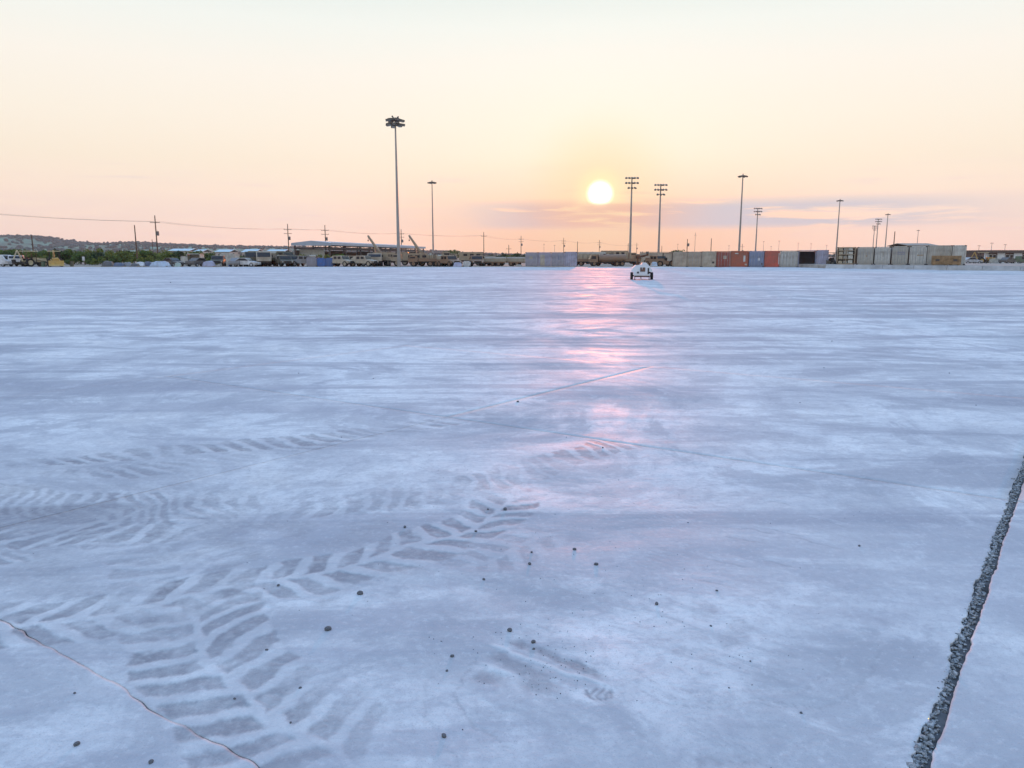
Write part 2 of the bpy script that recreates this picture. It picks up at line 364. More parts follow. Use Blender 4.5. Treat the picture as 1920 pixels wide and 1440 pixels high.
U1 = np.array((.787, -.617)); U2 = np.array((.5419, .8405))          # normals of the two joint families
INV = np.linalg.inv(np.array([U1, U2]))
C1, S1, C2, S2 = -.285, 5.02, 1.41, 4.67
def lat(a, b): return INV @ np.array((C1 - S1 * a, C2 + S2 * b))
apron = bpy.data.objects.new('concrete_apron', None); COL.objects.link(apron); apron['kind'] = 'structure'
def slab_mesh(i, j, nres, jag):
    """slab between joints i..i+1 and j..j+1, top at z=0, with its own sunk edges"""
    g1 = .002 / S1; g2 = .002 / S2
    if j in (0, -1): g2 = .0004 / S2
    a0, a1, b0, b1 = i + g1, i + 1 - g1, j + g2, j + 1 - g2
    if i == 0: a0 = .030 / S1                                        # the wide open joint lies along i = 0
    if i == -1: a1 = 1 + i - .012 / S1
    n = nres
    A, B = np.meshgrid(np.linspace(a0, a1, n), np.linspace(b0, b1, n), indexing='ij')
    if n > 40:                                                       # broken edges along the joints
        q = INV @ np.array([(C1 - S1 * A).ravel(), (C2 + S2 * B).ravel()])
        x, y = q
        if i == 0:
            w = np.linspace(1, 0, n)[:, None] ** 60
            nn = (np_noise(x, y, 50, 5) * .022 + np_noise(x, y, 51, 21) * .018 + np_noise(x, y, 52, 60) * .012).reshape(n, n) - .012
            A = A + w * (nn - .012) / S1
        if i == -1:
            w = np.linspace(0, 1, n)[:, None] ** 30
            nn = (np_noise(x, y, 53, 9) * .012 + np_noise(x, y, 54, 30) * .008).reshape(n, n)
            A = A - w * nn / S1
        if j in (0, -1):
            w = (np.linspace(1, 0, n) if j == 0 else np.linspace(0, 1, n))[None, :] ** 40
            xy = x * .85 - y * .55
            nn = ((np_noise(xy, xy * 0, 55, 3.5) - .5) * .03 + (np_noise(xy, xy * 0, 56, 14) - .5) * .014).reshape(n, n)
            if j == 0: nn = nn + (np.clip(np_noise(xy, xy * 0, 57, 5) - .3, 0, 1) * .0065).reshape(n, n)
            B = B + w * nn / S2
    q = INV @ np.array([(C1 - S1 * A).ravel(), (C2 + S2 * B).ravel()])
    x, y = q; z = np.zeros(x.shape); pr = lo = z
    if n > 40:
        pr, lo = dust_fields(x, y)
        z = -.0025 * pr + .002 * lo + (np_noise(x, y, 60, 8) - .5) * .0012
        edge = np.minimum(np.minimum(A - a0, a1 - A) * S1, np.minimum(B - b0, b1 - B) * S2).ravel()
    idx = np.arange(n * n).reshape(n, n)
    f = np.stack([idx[:-1, :-1], idx[:-1, 1:], idx[1:, 1:], idx[1:, :-1]], -1).reshape(-1, 4)
    V = np.stack([x, y, z], 1)
    rim = np.concatenate([idx[:, 0], idx[-1, 1:], idx[-2::-1, -1], idx[0, -2:0:-1]])
    low = V[rim].copy(); low[:, 2] = -.03
    k = len(rim); o = n * n; ar = np.arange(k)
    side = np.stack([rim, rim[(ar + 1) % k], o + (ar + 1) % k, o + ar], 1)
    F = np.vstack([f, side])
    # make the top face up
    p0, p1, p2 = V[F[0, 0]], V[F[0, 1]], V[F[0, 2]]
    if np.cross(p1 - p0, p2 - p0)[2] < 0: F = F[:, ::-1]
    return np.vstack([V, low]), F, np.concatenate([pr, np.zeros(k)]), np.concatenate([lo, np.zeros(k)])
def np_mesh(name, V, F, pr=None, lo=None, m=None):
    me = bpy.data.meshes.new(name)
    me.vertices.add(len(V)); me.vertices.foreach_set('co', np.ascontiguousarray(V, dtype=np.float32).ravel())
    nf, k = F.shape
    me.loops.add(nf * k); me.loops.foreach_set('vertex_index', np.ascontiguousarray(F, dtype=np.int32).ravel())
    me.polygons.add(nf); me.polygons.foreach_set('loop_start', np.arange(0, nf * k, k, dtype=np.int32)); me.polygons.foreach_set('loop_total', np.full(nf, k, dtype=np.int32))
    for nm, d in (('print', pr), ('loose', lo)):
        if d is not None:
            a = me.attributes.new(nm, 'FLOAT', 'POINT'); a.data.foreach_set('value', np.ascontiguousarray(d, dtype=np.float32))
    if m: me.materials.append(m)
    me.polygons.foreach_set('use_smooth', np.zeros(nf, dtype=bool))
    me.update(); me.validate(); return me
def in_apron(c):
    x, y = c
    if y > 117 or y < -22 or x < -120 or x > 75: return False
    return not (y > 105 - (x - 44) * 1.25 and x > 44)
cells = []
for i in range(-45, 46):
    for j in range(-40, 60):
        c = lat(i + .5, j + .5)
        if in_apron(c): cells.append((math.hypot(*c), i, j, c))
cells.sort()
def visible(c): return c[1] > -1 and abs(c[0]) < c[1] * .72 + 5
cnt = 0; farV = []; farF = []; fo = 0
for d, i, j, c in cells:
    vis = visible(c)
    if vis and d < 46 and cnt < 290:
        near = c[1] > -1 and abs(c[0]) < c[1] * .75 + 3.2
        n = 2
        if near and d < 5.2: n = 400
        elif near and d < 8.5: n = 230
        elif near and d < 13: n = 60
        V, F, pr, lo = slab_mesh(i, j, n, True); cnt += 1
        me = np_mesh('slab', V, F, pr, lo, M_CONC)
        if n > 2: me.polygons.foreach_set('use_smooth', np.arange(len(F)) < (n - 1) ** 2)
        link('slab', me, apron)
    else:
        V, F, pr, lo = slab_mesh(i, j, 2, False); farV.append(V); farF.append(F + fo); fo += len(V)
o = link('far_slabs', np_mesh('far_slabs', np.vstack(farV), np.vstack(farF), None, None, M_CONC), apron); o['kind'] = 'stuff'
# rubble and filler broken out of the wide joint
def rubble():
    V = []; F = []; o = 0
    base = bpy.data.meshes.new('t'); bm = bmesh.new(); bmesh.ops.create_icosphere(bm, subdivisions=1, radius=1); bm.to_mesh(base); bm.free()
    bv = np.array([v.co for v in base.vertices]); bf = np.array([p.vertices[:] for p in base.polygons]); bpy.data.meshes.remove(base)
    d = np.array((.632, .775)); p0 = lat(0, 0)
    for k in range(3400):
        t = RNG.uniform(-1.5, 9); s = RNG.normal(.016, .014)
        s = min(max(s, -.010), .045)
        # into slab i=0 is the negative U1 side
        q = p0 + np.array((.617, .787)) * t - U1 * s
        r = RNG.uniform(.003, .010) * (2.0 if RNG.random() < .06 else 1)
        sc = np.array((RNG.uniform(.7, 1.4), RNG.uniform(.7, 1.4), RNG.uniform(.5, 1))) * r
        v = bv * (1 + RNG.normal(0, .16, (len(bv), 1))) * sc
        a = RNG.uniform(0, 6.28); ca, sa = math.cos(a), math.sin(a)
        v = np.stack([v[:, 0] * ca - v[:, 1] * sa, v[:, 0] * sa + v[:, 1] * ca, v[:, 2]], 1)
        v += np.array((q[0], q[1], -.014 + RNG.uniform(0, .011)))
        V.append(v); F.append(bf + o); o += len(bv)
    return np_mesh('joint_rubble', np.vstack(V), np.vstack(F), None, None, mat('rubble', (.29, .30, .31), .95, var=.5, scale=60))
o = link('joint_rubble', rubble()); tag(o, 'broken concrete crumbs lying in the wide open joint', 'rubble', kind='stuff')

mb = MB(); mb.prism([(-118, -20), (73, -20), (73, 66), (42, 104), (42, 115), (-118, 115)], -.05, -.012, 'z')
o = mb.build('joint_bed', mat('joint_bed', (.09, .09, .095), .95, var=.35, scale=6, bump=.4)); o['kind'] = 'structure'
# bare ground out to the horizon
mb = MB(); mb.box(-3100, 3100, -600, 3400, GZ - 1, GZ)
o = mb.build('ground', M_DIRT); o['kind'] = 'structure'

# ------------------------------------------------------------------ hills, woods, far roofs
M_HILL = mat('hill_grass', (.09, .20, .14), .95, var=.4, scale=.012, coords='Object')
M_WOOD = mat('hill_woods', (.02, .05, .045), .95, var=.3, scale=.05)
SKY_PTS = [(-900, 452), (-500, 447), (-200, 444), (0, 443), (60, 441), (78, 443), (110, 450), (150, 456), (190, 461), (215, 459), (240, 453), (275, 454), (330, 457), (400, 460),
           (480, 462), (560, 463), (680, 466), (800, 469), (860, 471), (930, 473), (985, 475), (1050, 476), (1200, 475.5), (1500, 476), (1920, 476), (2300, 474), (2900, 472)]
HD = 2100.0
def hill_height(x):
    u = 960 + x * 1399 / HD
    v = np.interp(u, [p[0] for p in SKY_PTS], [p[1] for p in SKY_PTS])
    return (480 - v) * HD / 1420 + EYE
def build_hills():
    nx, ny = 320, 40
    xs = np.linspace(-2900, 2900, nx); ys = np.linspace(1100, 3300, ny)
    Xg, Yg = np.meshgrid(xs, ys, indexing='ij')
    prof = np.exp(-((Yg - HD) / 480.) ** 2); prof = np.where(Yg < HD, prof, np.maximum(prof, .5))
    hmax = hill_height(Xg) - 5
    Z = hmax * prof * (.86 + .14 * 1) - .5
    Z = Z + (np_noise(Xg, Yg, 70, .004) - .5) * 5 * prof * np.clip(hmax / 30, .1, 1)
    Z[:, 0] = -1.0
    idx = np.arange(nx * ny).reshape(nx, ny)
    F = np.stack([idx[:-1, :-1], idx[1:, :-1], idx[1:, 1:], idx[:-1, 1:]], -1).reshape(-1, 4)
    me = np_mesh('hills', np.stack([Xg.ravel(), Yg.ravel(), Z.ravel()], 1), F, None, None, M_HILL)
    me.polygons.foreach_set('use_smooth', np.ones(len(F), dtype=bool))
    o = link('hills', me); o['kind'] = 'structure'
    # scrub oaks over the slopes and along the skyline: one far wood
    V = []; FF = []; k = 0
    bm = bmesh.new(); bmesh.ops.create_icosphere(bm, subdivisions=1, radius=1)
    bv = np.array([v.co for v in bm.verts]); bf = np.array([[v.index for v in f.verts] for f in bm.faces]); bm.free()
    def zat(x, y):
        fx = np.interp(x, xs, np.arange(nx)); fy = np.interp(y, ys, np.arange(ny))
        i = int(min(fx, nx - 2)); j = int(min(fy, ny - 2)); a = fx - i; b = fy - j
        return (Z[i, j] * (1 - a) + Z[i + 1, j] * a) * (1 - b) + (Z[i, j + 1] * (1 - a) + Z[i + 1, j + 1] * a) * b
    n = 0
    while n < 7000:
        x = RNG.uniform(-1900, 1700); y = RNG.uniform(1200, 2300) if RNG.random() < .62 else RNG.normal(HD, 35)
        if RNG.random() > (.95 if y > 1950 else .9) * (np_noise(np.array([x]), np.array([y]), 71, .006)[0] > (.40 if y < 1950 else .15)): continue
        r = RNG.uniform(3.0, 6.2) if x < -150 else RNG.uniform(2.0, 4.0)
        v = bv * (1 + RNG.normal(0, .14, (len(bv), 1))) * (r * RNG.uniform(.9, 1.6), r, r * RNG.uniform(.7, 1.15))
        V.append(v + (x, y, zat(x, y) + r * .35)); FF.append(bf + k); k += len(bv); n += 1
    o = link('far_woodland', np_mesh('far_woodland', np.vstack(V), np.vstack(FF), None, None, M_WOOD))
    tag(o, 'hazy scrub oak woodland covering the far hills', 'woodland', kind='stuff')
build_hills()

# leafy bushes of the belt behind the yard
LEAF = [mat('leaf_a', (.09, .15, .03), .65, var=.35, scale=1.2), mat('leaf_b', (.17, .21, .045), .65, var=.3, scale=1.2), mat('leaf_c', (.04, .08, .03), .65, var=.3, scale=1.2),
        mat('leaf_d', (.20, .22, .09), .65, var=.3, scale=1.2)]
for lm in LEAF:                                            # thin leaves let the low sun through
    nt = lm.node_tree; b = nt.nodes['Principled BSDF']; o_ = nt.nodes['Material Output']; tr = nt.nodes.new('ShaderNodeBsdfTranslucent'); mx = nt.nodes.new('ShaderNodeMixShader')
    nt.links.new(b.inputs['Base Color'].links[0].from_socket, tr.inputs[0]); mx.inputs[0].default_value = .45
    nt.links.new(b.outputs[0], mx.inputs[1]); nt.links.new(tr.outputs[0], mx.inputs[2]); nt.links.new(mx.outputs[0], o_.inputs[0])
M_BARK = mat('bark', (.10, .075, .055), .9, var=.3, scale=8)
def crown_mesh(seed, rx, ry, h, n, m, leaf=.2):
    g = np.random.default_rng(seed)
    clumps = []
    for _ in range(13):
        a = g.uniform(0, 6.28); q = math.sqrt(g.uniform(0, 1)) * .75
        clumps.append((q * rx * math.cos(a), q * ry * math.sin(a), g.uniform(.25, .85) * h * (1.05 - .45 * q), g.uniform(.26, .44) * min(rx, h)))
    V = np.zeros((n * 4, 3)); 
    for k in range(n):
        c = clumps[g.integers(len(clumps))]
        d = g.normal(size=3); d /= np.linalg.norm(d); p = np.array(c[:3]) + d * c[3] * g.uniform(.55, 1.05) * np.array((1, 1, .85))
        p[2] = max(p[2], .12)
        a = g.normal(size=3); a /= np.linalg.norm(a); b = np.cross(a, g.normal(size=3)); b /= np.linalg.norm(b) + 1e-9
        s = leaf * g.uniform(.6, 1.3)
        V[k * 4:k * 4 + 4] = (p - a * s, p + b * s * .55, p + a * s, p - b * s * .55)
    F = np.arange(n * 4).reshape(n, 4)
    return np_mesh('crown', V, F, None, None, m)
def stem_mesh(seed, h):
    g = random.Random(seed); mb = MB()
    mb.tube((0, 0, 0), (0, 0, h * .35), .09, .07, 6)
    for k in range(4):
        a = k * 1.6 + g.random(); mb.tube((0, 0, h * .3), (math.cos(a) * h * .3, math.sin(a) * h * .3, h * g.uniform(.55, .75)), .05, .02, 5)
    return mb.mesh('trunk', M_BARK)
CROWNS = [[crown_mesh(10 * k + q, 1.6, 1.4, 2.6, 620, LEAF[q]) for k in range(2)] for q in range(4)]
STEMS = [stem_mesh(k, 2.6) for k in range(3)]
def bush(x, y, s, q, label, group, name='bush', cat='bush', sz=1.0, z=GZ):
    t = thing(name, label, cat, (x, y, z), random.uniform(0, 6.28), group)
    c = link('crown', CROWNS[q][random.randrange(2)], t); k = link('trunk', STEMS[random.randrange(3)], t)
    for o in (c, k): o.scale = (s, s, s * sz)
    return t
for k in range(64):
    u = -20 + k * 10.6 + random.uniform(-5, 5)
    if u > 650: continue
    D = random.uniform(150, 172)
    base = np.interp(u, [0, 40, 110, 160, 300, 420, 540, 650], [464, 465, 461, 463, 464, 471, 472, 472])
    z = Zv(base + random.uniform(-1, 5), D) - GZ
    q = random.choice([0, 1, 2, 2, 0]) if u < 110 else random.choice([0, 1, 1, 2])
    nm = ('dark green bush in the hedge behind the parked machines' if q == 2 else 'leafy mid green bush in the hedge behind the yard' if q == 0 else 'yellow green bush in the hedge behind the yard')
    bush(X(u, D), D, z / 2.5, q, nm, ('dark hedge bushes', 'mid green hedge bushes', 'yellow green hedge bushes')[(2, 0, 1).index(q)], sz=random.uniform(.9, 1.05))
for k in range(26):                                       # lower, nearer fringe
    u = -10 + k * 19 + random.uniform(-7, 7); D = random.uniform(136, 149)
    if 330 < u < 380 or 405 < u < 445: continue
    bush(X(u, D), D, random.uniform(.5, .85), random.choice([0, 1, 1, 2]), 'low scrubby bush along the front of the hedge', 'low bushes at the hedge foot')
bush(X(846, 150), 150, 1.35, 3, 'pale olive tree rising behind the tan shelter truck', None, 'olive_tree', 'tree')
bush(X(572, 172), 172, .95, 3, 'pale bush growing at the open end of the shed', None)
for u, D, s, in ((925, 190, 1.0), (940, 190, 1.1), (957, 190, 1.0), (975, 190, 1.2), (1140, 210, 1.4), (1158, 210, 1.2), (1175, 205, 1.3), (1262, 215, 1.5), (1215, 215, 1.2), (1110, 215, 1.3), (1270, 210, 1.5)):
    bush(X(u, D), D, s, random.choice([0, 2]), 'dark bush beyond the tarped trailers and trucks', 'bushes beyond the parked trucks')

# low buildings with pale metal roofs far behind the hedge
M_ROOFP = mat('pale_roof', (.45, .60, .66), .5, var=.08, scale=.4); M_WALLP = mat('pale_wall', (.42, .38, .34), .8, var=.1, scale=.4); M_GLASS = mat('dark_glass', (.02, .022, .026), .15, var=.1)
def far_building(u0, u1, vt, vb, D, label, wallm=None, deep=14, roofm=None):
    a = X(u0, D); b = X(u1, D); h = Zv(vb, D) - GZ; ht = Zv(vt, D) - GZ
    t = thing('barracks_building', label, 'building', ((a + b) / 2, D, GZ))
    w = (b - a) / 2
    MB().box(-w, w, 0, deep, 0, h).build('wall', wallm or M_WALLP, t)
    rf = MB().prism([(-.6, h), (deep / 2, ht), (deep + .6, h), (deep + .6, h + .15), (deep / 2, ht + .15), (-.6, h + .15)], -w - .5, w + .5, 'x')
    rf.build('roof', roofm or M_ROOFP, t)
    n = max(2, int(2 * w / 3.2))
    for k in range(n):
        x = -w + (k + .5) * 2 * w / n
        win = MB().box(x - .5, x + .5, -.04, .02, h * .4, h * .75).build('window', M_WALLP, t)
        MB().box(x - .42, x + .42, -.06, -.03, h * .43, h * .72).build('pane', M_GLASS, win)
for a in ((318, 356, 466.5, 470.5, 420, 'long low building with pale blue roof, longest behind the hedge'), (365, 379, 468, 472, 400, 'small pale blue roofed hut beside the long low building'),
          (405, 431, 468, 472.5, 430, 'low building with pale blue roof behind the white shelter box'), (455, 479, 467.5, 473, 380, 'pale walled building with blue roof beside the dark tarped trucks'),
          (500, 532, 468, 472.5, 390, 'low blue roofed building just beyond the utility pole near the shed')):
    far_building(*a)
o_roof = mat('brown_roof', (.12, .085, .07), .7, var=.2)
far_building(1700, 1752, 456.5, 461, 205, 'long tan shed with dark gable roof showing above the right hand containers', mat('tan_wall', (.35, .28, .21), .8), 10, mat('tan_roof', (.30, .25, .21), .6))

# ------------------------------------------------------------------ open sided vehicle shed
M_STEEL = mat('shed_steel', (.07, .06, .06), .6, var=.2); M_CLAD = mat('shed_cladding', (.36, .40, .46), .45, var=.07, scale=.6); M_SHEDW = mat('shed_back', (.30, .30, .29), .7, var=.1)
def shed():
    D0 = 182.; xl = X(557, 190); 
    P = Vector((X(620, D0), D0, GZ)); Q = Vector((X(795, 268), 268, GZ)); L = (Q - P).length; d = (Q - P).normalized(); rz = math.atan2(d.y, d.x)
    t = thing('vehicle_shed', 'long open sided steel shed with pale grey blue fascia and low gable', 'shed', P, rz)
    Wd = 9.2; H = Zv(457, D0) - GZ; Hr = H + .55
    # local x runs along the shed, local y to its far left side
    n = 8
    for k in range(n + 1):
        for y in (.15, Wd - .15):
            MB().box(k * L / n - .14, k * L / n + .14, y - .14, y + .14, 0, H).build('column', M_STEEL, t)
    for k in range(n + 1):
        tr = MB(); x = min(max(k * L / n, .1), L - .1)
        tr.box(x - .08, x + .08, 0, Wd, H - .35, H - .2); tr.box(x - .06, x + .06, 0, Wd, H - .9, H - .78)
        for q in range(7): tr.tube((x, q * Wd / 7, H - .85), (x, (q + .5) * Wd / 7, H - .25), .05, n=4); tr.tube((x, (q + .5) * Wd / 7, H - .25), (x, (q + 1) * Wd / 7, H - .85), .05, n=4)
        tr.build('truss', M_STEEL, t)
    for y in (.0, Wd):
        MB().box(0, L, y - .1, y + .1, H - 1.25, H - 1.0).build('beam', M_STEEL, t)
    rf = MB().prism([(-.5, H + .12), (Wd / 2, Hr + .12), (Wd + .5, H + .12), (Wd + .5, H + .2), (Wd / 2, Hr + .2), (-.5, H + .2)], -.6, L + .6, 'x').build('roof', M_CLAD, t)
    MB().box(-.6, L + .6, -.55, -.48, H - .35, H + .3).build('fascia', M_CLAD, t)
    MB().prism([(-.5, H - .45), (Wd + .5, H - .45), (Wd + .5, H + .12), (Wd / 2, Hr + .12), (-.5, H + .12)], -.66, -.6, 'x').build('gable_panel', M_CLAD, t)
    for k in range(n):                                    # wall panels along the far side, gaps between and above
        x0 = k * L / n + .3; x1 = (k + 1) * L / n - .3
        MB().box(x0, x1, Wd - .02, Wd + .06, .3, H - 1.55 - .25 * (k % 2)).build('wall_panel', mat('shed_dark', (.10, .075, .06), .8), t)
    MB().box(L - .08, L, .3, Wd - .3, 0, H - 1.4).build('end_wall', M_SHEDW, t)
    MB().box(2.2, 2.3, 2.4, Wd - .3, .5, H - 1.3).build('screen_panel', mat('pale_screen', (.45, .46, .44), .7), t)
shed()

# building at the far right on the pad
PADZ = .5
def porch_building():
    D = 196; a = X(1848, D); b = X(1990, D); PADZ = GZ
    t = thing('office_building', 'white building with dark brown flat roof and dark windows', 'building', (a, D, PADZ)); w = b - a
    H = Zv(474, D) - PADZ; Ht = Zv(469, D) - PADZ
    MB().box(0, w, .8, 9, 0, H).build('wall', mat('brown_wall', (.16, .10, .085), .8), t)
    MB().box(-.25, w + .3, 0, 9.3, H, Ht).build('roof', o_roof, t)
    mw = mat('white_panel', (.62, .64, .66), .6, var=.06)
    for u0, u1 in ((1848, 1855), (1872, 1886), (1903, 1918), (1936, 1950), (1968, 1982)):
        MB().box(X(u0, D) - a, X(u1, D) - a, .55, .8, 0, H - .02).build('wall_panel', mw, t)
    for u0, u1 in ((1857, 1863), (1864, 1870), (1888, 1895), (1896, 1902), (1920, 1927), (1928, 1935), (1952, 1966)):
        f = MB().box(X(u0, D) - a, X(u1, D) - a, .72, .8, H * .42, H * .85).build('window', mw, t)
        MB().box(X(u0, D) - a + .07, X(u1, D) - a - .07, .69, .72, H * .46, H * .81).build('pane', M_GLASS, f)
porch_building()
# raised pad and its concrete kerb along the right
def pad():
    K0 = Vector((44., 104.)); K1 = Vector((78., 61.))
    mb = MB(); vs = [(K0.x, K0.y), (K1.x, K1.y), (260, 61), (260, 124), (44, 124)]
    mb.prism(vs, GZ - .3, PADZ, 'z'); o = mb.build('gravel_pad', mat('pad_gravel', (.36, .32, .28), .95, var=.2, scale=.8, bump=.3)); o['kind'] = 'structure'
    d = (K1 - K0).normalized(); nrm = Vector((d.y, -d.x)); nrm = nrm if nrm.y < 0 else -nrm
    mk = mat('kerb_concrete', (.42, .41, .40), .8, var=.15, scale=.7, bump=.2)
    t = thing('kerb_wall', 'low pale concrete kerb wall edging the raised pad under the containers', 'kerb', (K0.x, K0.y, GZ), math.atan2(d.y, d.x))
    L = (K1 - K0).length; n = 14
    for k in range(n):
        x0 = k * L / n + .02; x1 = (k + 1) * L / n - .02
        s = -1 if nrm.dot(Vector((-d.y, d.x))) < 0 else 1
        MB().prism([(s * .02, 0), (s * .55, 0), (s * .36, PADZ - GZ + .05), (s * .02, PADZ - GZ + .05)], x0, x1, 'x').build('kerb_block', mk, t)
pad()
# low dirt bank along the apron's far edge
mb = MB(); mb.prism([(117.6, GZ), (118.4, GZ + .16), (119.2, GZ + .16), (120.4, GZ)], X(885, 118), X(1262, 118), 'x')
o = mb.build('dirt_bank', mat('bank_dirt', (.36, .27, .20), .95, var=.2, scale=1.5, bump=.3)); o['kind'] = 'structure'

# ------------------------------------------------------------------ shipping containers
PAINT = {'tan': (.42, .35, .28), 'sand': (.46, .40, .32), 'lilac': (.33, .32, .38), 'redbrown': (.29, .055, .04), 'rust': (.34, .08, .04), 'blue': (.19, .24, .36), 'red': (.46, .09, .06),
         'slate': (.24, .26, .36), 'greentan': (.43, .41, .36), 'black': (.02, .02, .025), 'lavender': (.36, .35, .45), 'brown': (.36, .27, .18), 'pale': (.54, .53, .49), 'white': (.62, .63, .64)}
def paint(c): return mat('paint_' + c, PAINT[c], .55, var=.14, scale=.9, dirt=(.16, .12, .09))
M_CAST = mat('casting', (.08, .07, .07), .6)
CACHE = {}
def cached(key, mk, m):
    k = (key, m.name)
    if k not in CACHE: CACHE[k] = mk().mesh(key[0], m)
    return CACHE[k]
def corr(L, h, pitch=.28, dep=.035):
    """corrugated sheet in the local x-z plane from x 0..L, bulging to -y"""
    n = max(2, int(L / pitch)); mb = MB(); xs = []
    for k in range(n):
        a = k * L / n; p = L / n
        xs += [(a, 0), (a + p * .3, 0), (a + p * .5, -dep), (a + p * .8, -dep)]
    xs.append((L, 0)); prof = xs + [(L, .03), (0, .03)]
    m = len(prof); vs = [(x, y, 0) for x, y in prof] + [(x, y, h) for x, y in prof]
    fs = [(i, (i + 1) % m, m + (i + 1) % m, m + i) for i in range(m)]
    return mb.add(vs, fs)
def container(loc, rz, w, L, h, colour, label, front='doors', group=None, name='shipping_container', doorcol=None):
    """origin at the middle of the front foot; front faces local -y"""
    t = thing(name, label, 'container', loc, rz, group); m = paint(colour); dm = paint(doorcol or colour); pw = .11
    w = round(w, 1); key = (w, L, h)
    def part(nm, mk, mm, loc=(0, 0, 0), r=0, parent=None, extra=()):
        o = link(nm, cached((nm, *key, *extra), mk, mm), parent or t, loc)
        if r: o.rotation_euler.z = r
        return o
    side = lambda: corr(L - 2 * pw, h - .32)
    part('side_wall', side, m, (-w / 2 + .04, L - pw, .18), -math.pi / 2)
    part('side_wall', side, m, (w / 2 - .04, pw, .18), math.pi / 2)
    part('roof', lambda: MB().box(-w / 2 + .03, w / 2 - .03, .05, L - .05, h - .07, h - .02), m)
    part('floor', lambda: MB().box(-w / 2 + .03, w / 2 - .03, .05, L - .05, .1, .17), M_CAST)
    part('back_wall', lambda: corr(w - 2 * pw, h - .3), m, (w / 2 - pw, L - .06, .17), math.pi)
    for sx in (-1, 1):
        for y in (0, L - pw):
            part('corner_post', lambda: MB().box(-pw / 2, pw / 2, 0, pw, .16, h - .13), m, (sx * (w / 2 - pw / 2), y, 0))
            cl = (sx * (w / 2 - .08), y - (.0 if y == 0 else .06), 0)
            part('corner_casting', lambda: MB().box(-.08, .08, -.005, .17, 0, .155), M_CAST, cl, extra=(0,)); part('corner_casting', lambda: MB().box(-.08, .08, -.005, .17, h - .125, h), M_CAST, cl, extra=(1,))
    part('top_rail', lambda: MB().box(-w / 2 + .16, w / 2 - .16, .003, .1, h - .13, h - .003), m)
    part('sill', lambda: MB().box(-w / 2 + .16, w / 2 - .16, .003, .1, .02, .16), m)
    if front == 'doors':
        dw = w / 2 - pw - .02
        for s in (-1, 1):
            d = part('door', lambda: MB().box(-dw / 2, dw / 2, 0, .05, .17, h - .15).box(-dw / 2 + .06, dw / 2 - .06, -.015, 0, .3, h * .36).box(-dw / 2 + .06, dw / 2 - .06, -.015, 0, h * .4, h * .64).box(-dw / 2 + .06, dw / 2 - .06, -.015, 0, h * .68, h - .28), dm, (s * (dw / 2 + .008), .03, 0))
            for q in (-.22, .22):
                part('lock_rod', lambda: MB().tube((0, -.03, .12), (0, -.03, h - .11), .022, n=6).box(-.05, .05, -.05, -.01, h * .42, h * .45), M_GALV, (q * dw, 0, 0), parent=d)
    elif front == 'panel':
        part('front_wall', lambda: corr(w - 2 * pw, h - .3), dm, (-w / 2 + pw, .05, .17))
    elif front == 'rack':
        for zz in (.75, 1.35, 1.9):
            part('shelf', lambda: MB().box(-w / 2 + pw, w / 2 - pw, .05, L - .2, zz, zz + .07), m, extra=(zz,))
        part('divider', lambda: MB().box(-.05, .05, .05, .13, .16, h - .13), m)
        rn = random.Random(4)
        for zz in (.17, .82, 1.42, 1.97):
            for q in range(3):
                if rn.random() < .12: continue
                hh = rn.uniform(.34, .48); xx = -w / 2 + pw + .12 + q * (w - .5) / 3
                o = MB().box(0, (w - .6) / 3 * rn.uniform(.8, .98), .08, .9, 0, hh).build('crate', mat('crate%d' % q, ((.42, .35, .25), (.33, .30, .25), (.52, .49, .42))[q], .8)); o.parent = t; o.location = (xx, 0, zz + .012)
    return t
M_GALV = mat('galvanised', (.33, .34, .36), .45, metal=.5, var=.12, scale=2)
def marking(t, x, z, w, h, c='white', y=.012):
    MB().box(x - w / 2, x + w / 2, y - .01, y, z - h / 2, z + h / 2).build('stencil_patch', paint(c), t)
def row(P0, P1, u0, u1, items, z):
    """containers side by side on the line P0-P1 that spans pixels u0..u1"""
    d = (P1 - P0); L = d.length; rz = math.atan2(d.y, d.x)
    out = []
    def at(u):                          # where the line meets the bearing of a pixel column
        k = (u - 960) / 1399.; s = (k * P0.y - P0.x) / (d.x - k * d.y); return P0 + d * s
    for a, b, h, col, front, Lc, label, *rest in items:
        A = at(a); B = at(b); w = (B - A).length - .03; c = (A + B) / 2
        out.append(container((c.x, c.y, z), rz, w, Lc, h, col, label, front, name=rest[0] if rest else 'shipping_container'))
    return out
P0 = Vector((X(985, 119.5), 119.5)); P1 = Vector((X(1082, 119), 119))
rA = row(P0, P1, 985, 1082, [(985, 1008.5, 2.35, 'lilac', 'doors', 2.4, 'grey lilac storage container at the end of its row beside the tarped trailers'),
    (1009, 1033, 2.35, 'lavender', 'doors', 2.4, 'grey lilac container with a sand coloured panel in the short row'),
    (1033.5, 1058, 2.35, 'lilac', 'doors', 2.4, 'plain grey lilac container, third of four from the tarped trailers'),
    (1058.5, 1082, 2.42, 'lavender', 'panel', 2.4, 'corrugated grey lilac container at the sunlit end of the short row')], GZ)
marking(rA[0], -.1, 1.5, .5, .45, 'sand'); marking(rA[1], -.35, 1.1, .75, 1.7, 'sand'); marking(rA[2], .2, 1.5, .3, .7, 'slate')
P0 = Vector((X(1261, 121), 121)); P1 = Vector((X(1553, 113), 113))
